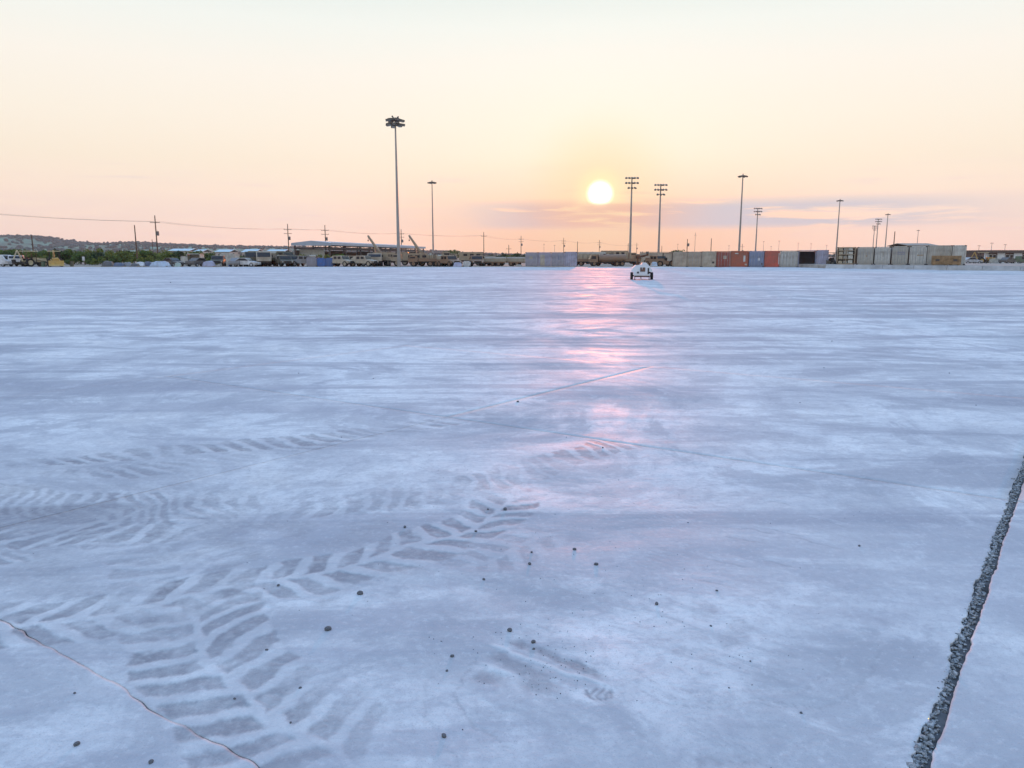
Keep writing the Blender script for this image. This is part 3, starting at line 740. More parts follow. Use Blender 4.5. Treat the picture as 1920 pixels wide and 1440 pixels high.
rB = row(P0, P1, 1261, 1553, [
    (1261, 1288, 2.45, 'tan', 'panel', 6.06, 'plain tan container beside the parked forklift'), (1288.5, 1315, 2.45, 'tan', 'doors', 6.06, 'tan container between two other tan containers'),
    (1315.5, 1342.5, 2.5, 'sand', 'panel', 6.06, 'sand container touching the dark red container'), (1343, 1368.5, 2.5, 'redbrown', 'doors', 6.06, 'dark red container with pale stripe beside the sand container'),
    (1369, 1403.5, 2.55, 'rust', 'panel', 6.06, 'rust brown container with white vertical stripe beside the blue grey one'), (1404, 1432.5, 2.55, 'blue', 'doors', 6.06, 'blue grey container between the rust brown and bright red ones'),
    (1433, 1461.5, 2.55, 'red', 'panel', 6.06, 'bright red corrugated container in the mixed row'), (1462, 1496, 2.58, 'greentan', 'doors', 6.06, 'weathered tan container with pale vertical bars beside the bright red one'),
    (1496.5, 1529.5, 2.62, 'slate', 'open', 6.06, 'slate blue container with its dark end standing open'), (1530, 1553, 2.66, 'lavender', 'panel', 6.06, 'pale lavender container closing the mixed row')], GZ)
marking(rB[3], .25, 1.55, .5, .5, 'sand'); marking(rB[3], 1.0, 1.3, .16, 2.2, 'pale'); marking(rB[4], .75, 1.35, .3, .95, 'pale', -.0); marking(rB[4], -.45, 2.15, .5, .16, 'pale', -.0); marking(rB[4], 1.0, .45, .35, .22, 'sand', -.0)
marking(rB[5], .35, 1.25, .3, .4, 'white'); marking(rB[5], .8, .55, .22, .25, 'black'); marking(rB[6], 1.0, 1.35, .12, 1.7, 'pale', -.0)
for q in (-1.0, -.55, -.1, .35, .85): marking(rB[7], q, 1.25, .14, 2.0 - .4 * (q < -.3), 'pale')
marking(rB[2], .7, .75, .35, .3, 'black', -.0)
P0 = Vector((X(1568, 106), 106)); P1 = Vector((X(1809, 97.5), 97.5))
rC = row(P0, P1, 1568, 1809, [(1568, 1603, 2.44, 'brown', 'rack', 2.4, 'open fronted tan storage rack filled with crates on the pad', 'storage_rack'),
    (1606.5, 1637, 2.44, 'greentan', 'doors', 2.4, 'grey tan container next to the open storage rack'), (1639, 1668.5, 2.44, 'pale', 'doors', 2.4, 'pale grey container with dark stencil mark on the pad'),
    (1671.5, 1701.5, 2.5, 'greentan', 'doors', 2.4, 'grey tan container with stencilled lines, mid row on the pad'), (1704.5, 1736, 2.5, 'pale', 'doors', 2.4, 'pale container with greenish stain beside the brown crate box'),
    (1737, 1783, 2.6, 'greentan', 'panel', 2.4, 'wide grey tan container standing behind the brown crate box'), (1784, 1809, 2.6, 'pale', 'panel', 2.4, 'pale corrugated container at the end of the pad row')], PADZ)
marking(rC[2], 0, 1.75, .7, .18, 'greentan'); marking(rC[2], .1, 1.4, .25, .6, 'greentan'); marking(rC[3], .1, 1.7, .9, .12, 'slate'); marking(rC[3], .1, 1.45, .9, .1, 'slate'); marking(rC[4], .3, 1.3, .8, .16, 'brown'); marking(rC[1], .2, 1.2, .2, .3, 'brown')
# brown crate box in front of them
def crate_box():
    D = 98.6; t = thing('crate_box', 'long brown wooden crate box standing before the grey tan container', 'crate', (X(1758, D), D - 2.0, PADZ), math.atan2(-8.5, 17))
    w = 3.3; m = mat('crate_wood', (.30, .19, .10), .8, var=.25, scale=2)
    MB().box(-w / 2, w / 2, 0, 1.2, .1, 1.25).build('box', m, t)
    for k in range(6): MB().box(-w / 2, w / 2, -.025, -.003, .12 + k * .19, .29 + k * .19).build('plank', m, t)
    for x in (-1.0, 1.0): MB().box(x - .22, x + .22, -.045, -.027, .55, .8).build('handhold', M_CAST, t)
    for x in (-1.4, 0, 1.4): MB().box(x - .1, x + .1, 0, 1.2, 0, .098).build('skid', m, t)
crate_box()
# 20 ft container seen side on behind the light trailer
container((X(1254, 152), 150, GZ), math.pi / 2, 2.44, 6.06, 2.6, 'tan', 'tan container seen side on behind the white light trailer', 'doors')
container((X(1310, 170), 168, GZ), math.pi / 2, 2.44, 6.06, 2.7, 'tan', 'tan container standing behind the plain tan row', 'doors')

# ------------------------------------------------------------------ vehicles
M_RUB = mat('rubber', (.022, .021, .021), .85, var=.3, scale=10); M_BLACK = mat('black_trim', (.018, .018, .02), .5)
M_LAMP = mat('lamp_lens', (.55, .52, .48), .2)
COLS = {'mil_tan': (.34, .265, .185), 'mil_dark': (.055, .06, .045), 'mil_green': (.085, .095, .06), 'mil_sand': (.42, .36, .28), 'yellow': (.50, .30, .06), 'cream': (.55, .47, .30), 'white': (.66, .67, .69), 'grey': (.20, .21, .23),
        'navy': (.06, .09, .16), 'silver': (.42, .45, .50), 'darkgrey': (.06, .065, .075), 'brown': (.23, .13, .075), 'canvas': (.33, .28, .21), 'blue': (.03, .13, .42), 'lilac': (.36, .35, .46), 'green': (.05, .12, .07), 'palegreen': (.34, .42, .36), 'paleblue': (.42, .50, .60)}
def cm(c): return mat('body_' + c, COLS[c], .5, var=.1, scale=1.5, dirt=(.20, .15, .11))
def wheel(t, x, y, r=.5, w=.3, rim='mil_tan', name='wheel'):
    k = ('wheel', r, w)
    def mk():
        mb = MB(); n = 16; pr = [(-w / 2, r * .62), (-w / 2, r * .92), (-w * .36, r), (w * .36, r), (w / 2, r * .92), (w / 2, r * .62)]
        vs = []; fs = []
        for i in range(n):
            a = 2 * math.pi * i / n
            for q, rr in pr: vs.append((q, math.cos(a) * rr, math.sin(a) * rr))
        m = len(pr)
        for i in range(n):
            for j in range(m): fs.append((i * m + j, i * m + (j + 1) % m, ((i + 1) % n) * m + (j + 1) % m, ((i + 1) % n) * m + j))
        mb.add(vs, fs, True); return mb
    o = link(name, cached(k, mk, M_RUB), t, (x, y, r))
    rm = link('rim', cached(('rim', r, w), lambda: MB().tube((-w * .35, 0, 0), (w * .35, 0, 0), r * .63, n=12).tube((-w * .47, 0, 0), (w * .47, 0, 0), r * .2, n=8), cm(rim)), o)
    return o
def P(t, name, m, mb, parent=None): return mb.build(name, m, parent or t)
def lights(t, xs, y, z):
    for x in xs: P(t, 'headlight', M_LAMP, MB().tube((x, y, z), (x, y - .04, z), .1, n=8))
# all vehicles: local -y is forward, origin on the ground in the middle
def humvee(loc, rz, c, label, back='slant', group=None):
    t = thing('utility_truck', label, 'truck', loc, rz, group); m = cm(c)
    P(t, 'body', m, MB().prism([(-2.2, .55), (-2.25, .95), (-1.0, 1.18), (2.2, 1.18), (2.25, .55)], -1.05, 1.05, 'x'))
    cab = P(t, 'cab', m, MB().prism([(-1.0, 1.183), (-.72, 1.78), (1.0 if back != 'slant' else .9, 1.82), (1.05 if back != 'slant' else 2.1, 1.183)], -1.0, 1.0, 'x'))
    P(t, 'windscreen', M_GLASS, MB().prism([(-.985, 1.25), (-.765, 1.72), (-.785, 1.73), (-1.005, 1.26)], -.88, .88, 'x'), cab)
    for s in (-1, 1):
        for y in (-.62, .18): P(t, 'side_window', M_GLASS, MB().box(s * 1.003 - .012, s * 1.003 + .012, y, y + .62, 1.26, 1.68), cab)
    if back == 'cargo': P(t, 'cargo_cover', cm('canvas'), MB().prism([(-1.0, 1.19), (-.95, 1.75), (-.5, 1.95), (.5, 1.95), (.95, 1.75), (1.0, 1.19)], 1.1, 2.22, 'y'))
    if back == 'open': P(t, 'tailgate', m, MB().box(-1.0, 1.0, 2.1, 2.16, 1.183, 1.45))
    P(t, 'grille', M_BLACK, MB().box(-.5, .5, -2.28, -2.25, .65, .92)); P(t, 'bumper', M_BLACK, MB().box(-1.05, 1.05, -2.42, -2.29, .5, .68)); lights(t, (-.78, .78), -2.26, .8)
    for x in (-.92, .92):
        for y in (-1.45, 1.5): wheel(t, x, y, .47, .32, c)
    return t
def truck(loc, rz, c, label, cargo='tarp', L=8.0, cc=None, group=None, cabc=None, hc=2.5, hs=2.95, sc=1.0):
    t = thing('cargo_truck', label, 'truck', loc, rz, group); t.scale = (sc,) * 3; m = cm(c); mc = cm(cabc or c); h = L / 2
    P(t, 'chassis', M_BLACK, MB().box(-.45, .45, -h + .4, h - .1, .7, .98).box(-1.1, 1.1, -h + .2, -h + .45, .55, .85))
    cab = P(t, 'cab', mc, MB().prism([(-h, .9), (-h - .03, 1.55), (-h + .3, hc), (-h + 1.75, hc), (-h + 1.8, .9)], -1.2, 1.2, 'x'))
    P(t, 'windscreen', M_GLASS, MB().prism([(-h - .03, 1.6), (-h + .24, hc - .15), (-h + .22, hc - .14), (-h - .05, 1.61)], -1.05, 1.05, 'x'), cab)
    for s in (-1, 1):
        P(t, 'side_window', M_GLASS, MB().box(s * 1.203 - .012, s * 1.203 + .012, -h + .35, -h + 1.3, 1.62, hc - .2), cab)
        P(t, 'mirror', M_BLACK, MB().box(s * 1.36 - .1, s * 1.36 + .1, -h + .12, -h + .18, 1.55, 2.0), cab)
    lights(t, (-.9, .9), -h - .02, 1.1)
    y0 = -h + 2.0
    if cargo in ('tarp', 'flat', 'open'):
        P(t, 'bed', m, MB().box(-1.2, 1.2, y0, h, 1.0, 1.15).box(-1.2, -1.14, y0, h, 1.15, 1.6).box(1.14, 1.2, y0, h, 1.15, 1.6).box(-1.14, 1.14, h - .06, h, 1.15, 1.6))
        if cargo == 'tarp': P(t, 'tarp_cover', cm(cc or 'canvas'), MB().prism([(-1.22, 1.45), (-1.2, 2.25), (-.85, 2.62), (.85, 2.62), (1.2, 2.25), (1.22, 1.45)], y0 + .02, h + .02, 'y'))
        if cargo == 'open':
            for k in range(5): P(t, 'bow', M_BLACK, MB().tube((-1.17, y0 + .2 + k * (h - y0 - .4) / 4, 1.6), (-1.1, y0 + .2 + k * (h - y0 - .4) / 4, 2.4), .03, n=5).tube((-1.1, y0 + .2 + k * (h - y0 - .4) / 4, 2.4), (1.1, y0 + .2 + k * (h - y0 - .4) / 4, 2.4), .03, n=5).tube((1.17, y0 + .2 + k * (h - y0 - .4) / 4, 1.6), (1.1, y0 + .2 + k * (h - y0 - .4) / 4, 2.4), .03, n=5))
    if cargo == 'tank': 
        P(t, 'tank', cm(cc or c), MB().tube((0, y0 + .1, 1.75), (0, h, 1.75), .95, n=16)); P(t, 'manhole', M_BLACK, MB().tube((0, y0 + 1.5, 2.65), (0, y0 + 1.5, 2.82), .3, n=10))
        P(t, 'cradle', M_BLACK, MB().box(-.9, .9, y0 + .4, y0 + .6, .98, 1.3).box(-.9, .9, h - .7, h - .5, .98, 1.3))
    if cargo == 'shelter':
        sh = P(t, 'shelter_box', cm(cc or c), MB().box(-1.22, 1.22, y0, h, 1.0, hs))
        for s in (-1, 1):
            for k in range(3): P(t, 'side_window', M_GLASS, MB().box(s * 1.23 - .015, s * 1.23 + .015, y0 + .9 + k * 1.2, y0 + 1.6 + k * 1.2, hs - .75, hs - .35), sh)
        P(t, 'rear_door', M_GLASS, MB().box(-.4, .4, h + .003, h + .03, 1.1, hs - .2), sh)
    if cargo == 'wrecker':
        P(t, 'bed', m, MB().box(-1.2, 1.2, y0, h, 1.0, 1.3)); P(t, 'tool_locker', m, MB().box(-1.2, -.5, y0 + .3, h - .6, 1.302, 1.9).box(.5, 1.2, y0 + .3, h - .6, 1.302, 1.9))
        b = P(t, 'crane_boom', m, MB().tube((0, h - 2.2, 2.6), (0, h - .35, 5.35), .30, .20, 6).tube((0, h - .35, 5.35), (0, h - .2, 5.6), .24, .12, 6))
        P(t, 'boom_strut', m, MB().tube((-.35, h - 1.6, 1.3), (-.2, h - 1.35, 3.95), .09, n=6).tube((.35, h - 1.6, 1.3), (.2, h - 1.35, 3.95), .09, n=6), b)
        P(t, 'boom_brace', m, MB().tube((0, h - 3.6, 1.3), (0, h - 1.3, 4.0), .1, n=6).tube((0, h - 2.2, 1.3), (0, h - 2.2, 2.75), .22, n=8), b)
        P(t, 'hook_block', M_BLACK, MB().tube((0, h - .25, 5.5), (0, h - .25, 4.7), .03, n=5).box(-.12, .12, h - .35, h - .15, 4.5, 4.75), b)
    ys = [-h + .95, h - 2.2, h - .95] if L > 6 else [-h + .95, h - 1.1]
    for x in (-1.0, 1.0):
        for y in ys: wheel(t, x, y, .56, .36, c)
    return t
def car(loc, rz, c, label, kind='car', group=None):
    t = thing('parked_car' if kind == 'car' else 'pickup_truck' if kind == 'pickup' else 'parked_van', label, kind if kind != 'pickup' else 'pickup', loc, rz, group); m = cm(c)
    if kind == 'van':
        body = [(-2.4, .4), (-2.45, .9), (-2.0, 1.1), (-1.4, 1.95), (2.3, 2.0), (2.4, .4)]; ws = [(-1.97, 1.15), (-1.45, 1.88)]
        P(t, 'body', m, MB().prism(body, -.95, .95, 'x'))
    else:
        P(t, 'body', m, MB().prism([(-2.2, .35), (-2.28, .7), (-1.0, .92), (2.15, .95), (2.25, .6), (2.2, .35)], -.9, .9, 'x'))
        top = [(-1.05, .93), (-.35, 1.42), (.75, 1.45), (1.65, .955)] if kind == 'car' else [(-1.05, .93), (-.4, 1.72), (.5, 1.74), (.62, .955)]
        ro = P(t, 'cabin', m, MB().prism(top, -.78, .78, 'x')); ws = [top[0], top[1]]
        for s in (-1, 1): P(t, 'side_window', M_GLASS, MB().prism([(top[0][0] + .22, 1.0), (top[1][0] + .05, top[1][1] - .06), (top[2][0] - .05, top[2][1] - .06), (top[3][0] - .25 if kind == 'car' else .5, 1.0)], s * .782 - .01, s * .782 + .01, 'x'), ro)
        if kind == 'pickup': P(t, 'cargo_bed', m, MB().box(-.9, -.82, .7, 2.2, .95, 1.2).box(.82, .9, .7, 2.2, .95, 1.2).box(-.82, .82, 2.12, 2.2, .95, 1.2))
    a, b = ws; P(t, 'windscreen', M_GLASS, MB().prism([(a[0] + .03, a[1] + .05), (b[0] - .03, b[1] - .04), (b[0] - .05, b[1] - .03), (a[0] + .0, a[1] + .06)], -.7, .7, 'x'))
    lights(t, (-.65, .65), -2.27 if kind != 'van' else -2.43, .68)
    for x in (-.8, .8):
        for y in (-1.4, 1.4): wheel(t, x, y, .34, .22, 'silver')
    return t
def backhoe(loc, rz, c, label):
    t = thing('backhoe_loader', label, 'backhoe', loc, rz); m = cm(c)
    P(t, 'hood', m, MB().prism([(-2.1, .7), (-2.1, 1.35), (-.4, 1.5), (-.4, .7)], -.45, .45, 'x')); P(t, 'chassis', M_BLACK, MB().box(-.5, .5, -2.0, 1.4, .5, .72))
    for x in (-.75, .75):
        for y in (-.35, 1.15): P(t, 'roof_post', M_BLACK, MB().tube((x, y, .7), (x * .95, y, 2.5), .05, n=5))
    P(t, 'roof', cm('cream'), MB().box(-.9, .9, -.6, 1.4, 2.5, 2.62)); P(t, 'seat', M_BLACK, MB().box(-.3, .3, .3, .8, .9, 1.1).box(-.3, .3, .75, .88, 1.1, 1.6))
    P(t, 'loader_arm', m, MB().tube((-.6, -.4, 1.2), (-.6, -2.6, .8), .09, n=6).tube((.6, -.4, 1.2), (.6, -2.6, .8), .09, n=6)); P(t, 'bucket', m, MB().prism([(-2.6, .25), (-3.3, .15), (-2.7, .45), (-2.6, 1.0), (-2.5, 1.0), (-2.5, .25)], -1.1, 1.1, 'x'))
    b = P(t, 'backhoe_boom', m, MB().tube((0, 1.5, .9), (0, 2.2, 2.7), .16, .12, 6).tube((0, 2.2, 2.7), (0, 2.9, 1.2), .12, .09, 6)); P(t, 'digging_bucket', M_BLACK, MB().prism([(2.7, 1.2), (3.1, 1.15), (3.0, .7), (2.6, .6)], -.3, .3, 'x'), b)
    for x in (-.85, .85): wheel(t, x, -1.6, .42, .3, c); wheel(t, x, .75, .68, .42, c)
    return t
def forklift(loc, rz, c, label):
    t = thing('forklift', label, 'forklift', loc, rz); m = cm(c)
    P(t, 'body', m, MB().prism([(-1.2, .4), (-1.2, .9), (.2, 1.0), (.5, 1.35), (1.5, 1.3), (1.6, .4)], -.8, .8, 'x'))
    for x in (-.6, .6):
        P(t, 'mast_rail', M_BLACK, MB().box(x - .08, x + .08, -1.6, -1.4, .15, 2.7)); P(t, 'fork', M_BLACK, MB().box(x * .7 - .07, x * .7 + .07, -2.7, -1.6, .12, .18))
        for y in (-.9, .6): P(t, 'roof_post', M_BLACK, MB().tube((x, y, .9), (x, y, 2.2), .04, n=5))
    P(t, 'carriage', M_BLACK, MB().box(-.7, .7, -1.7, -1.6, .2, .8).box(-.6, .6, -1.55, -1.45, 2.5, 2.62)); P(t, 'overhead_guard', m, MB().box(-.7, .7, -1.0, .7, 2.2, 2.28)); P(t, 'seat', M_BLACK, MB().box(-.25, .25, -.1, .4, 1.0, 1.5))
    for x in (-.75, .75): wheel(t, x, -1.0, .55, .35, c); wheel(t, x, 1.0, .5, .3, c)
    return t
def covered_stack(loc, rz, c, label, w=3, l=1.6, h=1.0, name='tarped_stack', cat='tarp'):
    t = thing(name, label, cat, loc, rz); n = 9
    g = random.Random(int(loc[0] * 10)); vs = []; fs = []; m = 7
    for i in range(n):
        for j in range(m):
            x = -w / 2 + w * i / (n - 1); y = -l / 2 + l * j / (m - 1); e = min(i, n - 1 - i, j, m - 1 - j)
            vs.append((x, y, 0.02 if e == 0 else h * (.8 + .2 * g.random()) * (.85 if e == 1 else 1)))
    for i in range(n - 1):
        for j in range(m - 1): fs.append((i * m + j, (i + 1) * m + j, (i + 1) * m + j + 1, i * m + j + 1))
    mb = MB(); mb.add(vs, fs, True); P(t, 'tarp', cm(c), mb)
    for x in (-w * .35, 0, w * .35): P(t, 'pallet', mat('pallet_wood', (.25, .18, .11), .85), MB().box(x - .4, x + .4, -l * .45, l * .45, .0, .0 + .12))
    return t
def L3(u, D, z=GZ): return (X(u, D), D, z)
def drum(u, D, c, label, z=GZ):
    t = thing('oil_drum', label, 'drum', L3(u, D, z)); P(t, 'barrel', cm(c), MB().tube((0, 0, .01), (0, 0, .88), .29, n=14))
    for z_ in (.02, .3, .58, .85): P(t, 'hoop', cm(c), MB().tube((0, 0, z_), (0, 0, z_ + .03), .305, n=14))
    P(t, 'bung', M_BLACK, MB().tube((.15, 0, .88), (.15, 0, .91), .04, n=6))

car(L3(-1, 127), R(80), 'white', 'white van at the hedge beside the white cab truck', 'van')
truck(L3(36, 129), R(20), 'mil_dark', 'dark flatbed truck with white cab in front of the hedge', 'flat', 6, cabc='white', hc=2.2, sc=.85)
backhoe(L3(60, 126), R(150), 'cream', 'cream coloured loader parked beside the white cab truck')
backhoe(L3(103, 126), R(35), 'yellow', 'yellow backhoe loader with canopy roof in front of the hedge')
drum(80, 125, 'green', 'green drum between the two loaders'); drum(134, 127, 'mil_green', 'dark drum standing alone between the yellow backhoe and the signboard')
t = thing('sign_board', 'small white sign on a post in front of the hedge', 'sign', L3(157, 130)); P(t, 'post', M_GALV, MB().tube((0, 0, 0), (0, 0, 1.7), .04, n=6)); P(t, 'board', cm('white'), MB().box(-.22, .22, -.06, -.035, .95, 1.65)); P(t, 'bracket', M_GALV, MB().box(-.1, .1, -.034, -.02, 1.2, 1.3))
covered_stack(L3(202, 126), .1, 'darkgrey', 'dark tarped generator nearest the sign board', 1.7, 1.2, 1.0)
covered_stack(L3(223, 126), 0, 'navy', 'navy tarp over a low load beside the dark tarped generator', 1.6, 1.3, .7); covered_stack(L3(239, 127), .1, 'grey', 'grey tarp over a low load under the leaning bare pole', 1.4, 1.3, .75); covered_stack(L3(253, 125), 0, 'darkgrey', 'black tarp over a low load next to the white tarped load', 1.1, 1.2, .6); covered_stack(L3(263, 127), .1, 'white', 'white tarp over a low load beside the pale blue stack', 1.2, 1.2, .85); covered_stack(L3(277, 128), 0, 'navy', 'dark blue tarp over a load touching the pale blue stack', 1.4, 1.2, .85)
covered_stack(L3(300, 124), 0, 'paleblue', 'pale blue tarp over a low stack of pallets', 3.0, 1.6, .95)
car(L3(323, 128), R(60), 'darkgrey', 'dark car beside the pale blue tarped stack', 'car'); covered_stack(L3(333, 123.5), .2, 'palegreen', 'small pale green tarped bundle before the dark car', 1.0, 1.0, .7)
container(L3(344.5, 137), .1, 1.1, 2.4, 1.75, 'pale', 'narrow pale storage box beside the larger white shelter', 'panel', name='storage_box')
container(L3(363, 137), .1, 2.4, 2.4, 2.2, 'pale', 'white shelter container with dark doorway with the black car in front', 'open', name='shelter_container', doorcol='pale')
car(L3(373, 127), R(160), 'darkgrey', 'black car in front of the white shelter container', 'car'); covered_stack(L3(391, 126), 0, 'lilac', 'greyish lilac tarp stack between the two white shelters', 2.0, 1.3, 1.0)
container(L3(426, 137), -.05, 2.7, 2.4, 2.25, 'pale', 'plain white shelter box standing alone before the hedge', 'doors', name='shelter_container'); drum(431, 126, 'blue', 'bright blue drum before the plain white shelter box'); humvee(L3(409, 130), R(15), 'mil_dark', 'dark utility truck beside the plain white shelter box', 'open')
car(L3(445, 126), R(185), 'grey', 'grey car next to the blue drum', 'car'); car(L3(461, 125), R(80), 'white', 'white car in front of the dark military trucks', 'car')
truck(L3(478, 131), R(12), 'mil_green', 'dark green truck with pale tarp behind the white car', 'tarp', 7, 'mil_sand'); truck(L3(494, 129), R(20), 'mil_dark', 'dark truck with light hood beside the pale tarp truck', 'open', 7, cabc='mil_sand'); truck(L3(516, 131), R(60), 'mil_green', 'dark green truck with brown tarp near the utility pole', 'tarp', 7, 'canvas')
humvee(L3(533, 126), R(30), 'mil_dark', 'dark utility truck under the utility pole next to the shed', 'cargo'); humvee(L3(553, 128), R(0), 'mil_green', 'green utility truck at the corner of the open shed', 'slant'); humvee(L3(567, 127), R(-70), 'grey', 'grey utility truck by the pale bush at the shed', 'cargo')
container(L3(584, 126), 0, 1.7, 2.4, 1.6, 'lilac', 'pinkish grey storage box beside the bright blue boxes', 'doors', name='storage_box')
PAINT['vivid'] = (.02, .13, .42)
container(L3(602, 125.5), 0, 1.42, 2.4, 1.45, 'vivid', 'bright blue storage box touching the pinkish grey box', 'panel', name='storage_box'); container(L3(617, 125.5), 0, 1.22, 2.4, 1.45, 'vivid', 'bright blue storage box touching the tan utility truck', 'doors', name='storage_box')
humvee(L3(640, 126), R(65), 'mil_sand', 'sand coloured utility truck beside the bright blue boxes', 'slant'); humvee(L3(665, 129), R(100), 'mil_sand', 'sand coloured utility truck with open bed before the shed', 'open'); humvee(L3(682, 126), R(70), 'mil_sand', 'sand coloured utility truck with sloped back before the shed beams', 'slant')
truck(L3(704, 132), R(8), 'mil_tan', 'tan truck with pale cab facing the apron before the shed', 'flat', 7, cabc='mil_sand', hc=2.2)
truck(L3(724, 134), R(172), 'mil_tan', 'tan shelter truck with dark rear door next to the tall light mast', 'shelter', 7, hs=2.4, hc=2.2)
truck(L3(729, 142), R(95), 'mil_tan', 'tan wrecker with raised crane boom left of the tall light mast', 'wrecker', 8)
truck(L3(768, 130), R(-83), 'mil_tan', 'tan shelter truck with side windows right of the tall light mast', 'shelter', 6.2, hs=2.25, hc=2.1)
truck(L3(806, 140), R(95), 'mil_tan', 'tan wrecker with raised crane boom clear of the shed roof', 'wrecker', 8)
truck(L3(796, 128), R(-80), 'brown', 'brown cargo truck parked in front of the raised crane boom', 'open', 6.5, hc=2.1, sc=.85); truck(L3(830, 131), R(25), 'mil_tan', 'tan open framed truck under the olive tree', 'open', 7, hc=2.1, sc=.9)
humvee(L3(842, 126), R(40), 'brown', 'brown utility truck before the olive tree', 'cargo'); covered_stack(L3(858, 123), 0, 'lilac', 'lilac tarp over a low stack before the tan shelter truck', 1.5, 1.2, .75); container(L3(875, 124), 0, 1.25, 1.6, .95, 'white', 'small white box on the ground before the tan shelter truck', 'panel', name='storage_box')
truck(L3(873, 141), R(-86), 'mil_tan', 'tan shelter truck with three dark windows behind the white box', 'shelter', 6.6, hs=2.5, hc=2.2)
humvee(L3(893, 127), R(10), 'brown', 'dark brown utility truck between the white box and the tarped trailers', 'open'); truck(L3(912, 136), R(15), 'mil_tan', 'tan truck with bare bows beside the tarped trailers', 'open', 7, hc=2.1, sc=.85)
def tarped_trailer(loc, rz, label):
    t = thing('tarped_trailer', label, 'trailer', loc, rz); P(t, 'bed', cm('brown'), MB().box(-1.15, 1.15, -1.9, 1.9, .62, .85)); P(t, 'tarp_cover', cm('canvas'), MB().prism([(-1.18, .80), (-1.16, 1.35), (-.85, 1.6), (.85, 1.6), (1.16, 1.35), (1.18, .80)], -1.92, 1.92, 'y'))
    P(t, 'tow_bar', M_BLACK, MB().tube((-.5, -1.9, .7), (0, -3.1, .6), .05, n=6).tube((.5, -1.9, .7), (0, -3.1, .6), .05, n=6)); P(t, 'mud_flap', M_BLACK, MB().box(-1.1, 1.1, 1.93, 1.95, .3, .8))
    for x in (-1.0, 1.0):
        for y in (-.6, .5): wheel(t, x, y, .42, .28, 'brown')
tarped_trailer(L3(932, 131), R(75), 'brown trailer under a tan tarp next to the truck with bare bows'); tarped_trailer(L3(965, 131), R(80), 'brown trailer under a tan tarp close to the grey lilac containers')
t = covered_stack(L3(973, 122), 0, 'canvas', 'flat tan tarp bundle at the foot of the grey lilac containers', 1.2, 1.0, .4)
truck(L3(1101, 134), R(80), 'brown', 'brown cargo truck right of the grey lilac containers', 'open', 7, sc=.78); truck(L3(1139, 132), R(-85), 'brown', 'long brown tanker truck below the sun', 'tank', 8.5, sc=.76); truck(L3(1172, 138), R(95), 'brown', 'brown flatbed truck behind the white light trailer', 'flat', 7, sc=.8)
truck(L3(1118, 165), R(90), 'mil_tan', 'tan tarp truck behind the brown tanker', 'tarp', 8, 'canvas'); truck(L3(1160, 170), R(90), 'mil_tan', 'tan shelter truck behind the brown flatbed', 'shelter', 8)
covered_stack(L3(1227, 119.8), 0, 'paleblue', 'pale pointed tarp heap beside the forklift', 1.0, .9, .85); forklift(L3(1250, 124), R(75), 'brown', 'brown forklift with tall mast beside the plain tan container'); humvee(L3(1234, 127), R(30), 'brown', 'brown utility truck between the forklift and the light trailer', 'open')
forklift(L3(1561, 113), R(20), 'mil_dark', 'dark forklift in the gap beside the open storage rack')
car(L3(1821, 172), R(95), 'silver', 'silver car parked past the end of the pad containers', 'car'); car(L3(1834, 182), R(100), 'darkgrey', 'dark car behind the silver car', 'pickup'); backhoe(L3(1846, 180), R(70), 'yellow', 'yellow loader beside the white building'); container(L3(1868, 178), -.2, 2.4, 2.4, 1.2, 'pale', 'low pale box in front of the white building', 'panel', name='storage_box'); car(L3(1889, 176), R(120), 'darkgrey', 'dark car parked in front of the white building', 'car'); car(L3(1912, 178), R(110), 'green', 'dark green pickup in front of the white building', 'pickup')
covered_stack((X(1768, 140), 140, GZ), 0, 'brown', 'tall brown tarped heap rising behind the pad containers', 5, 4, 3.7); 

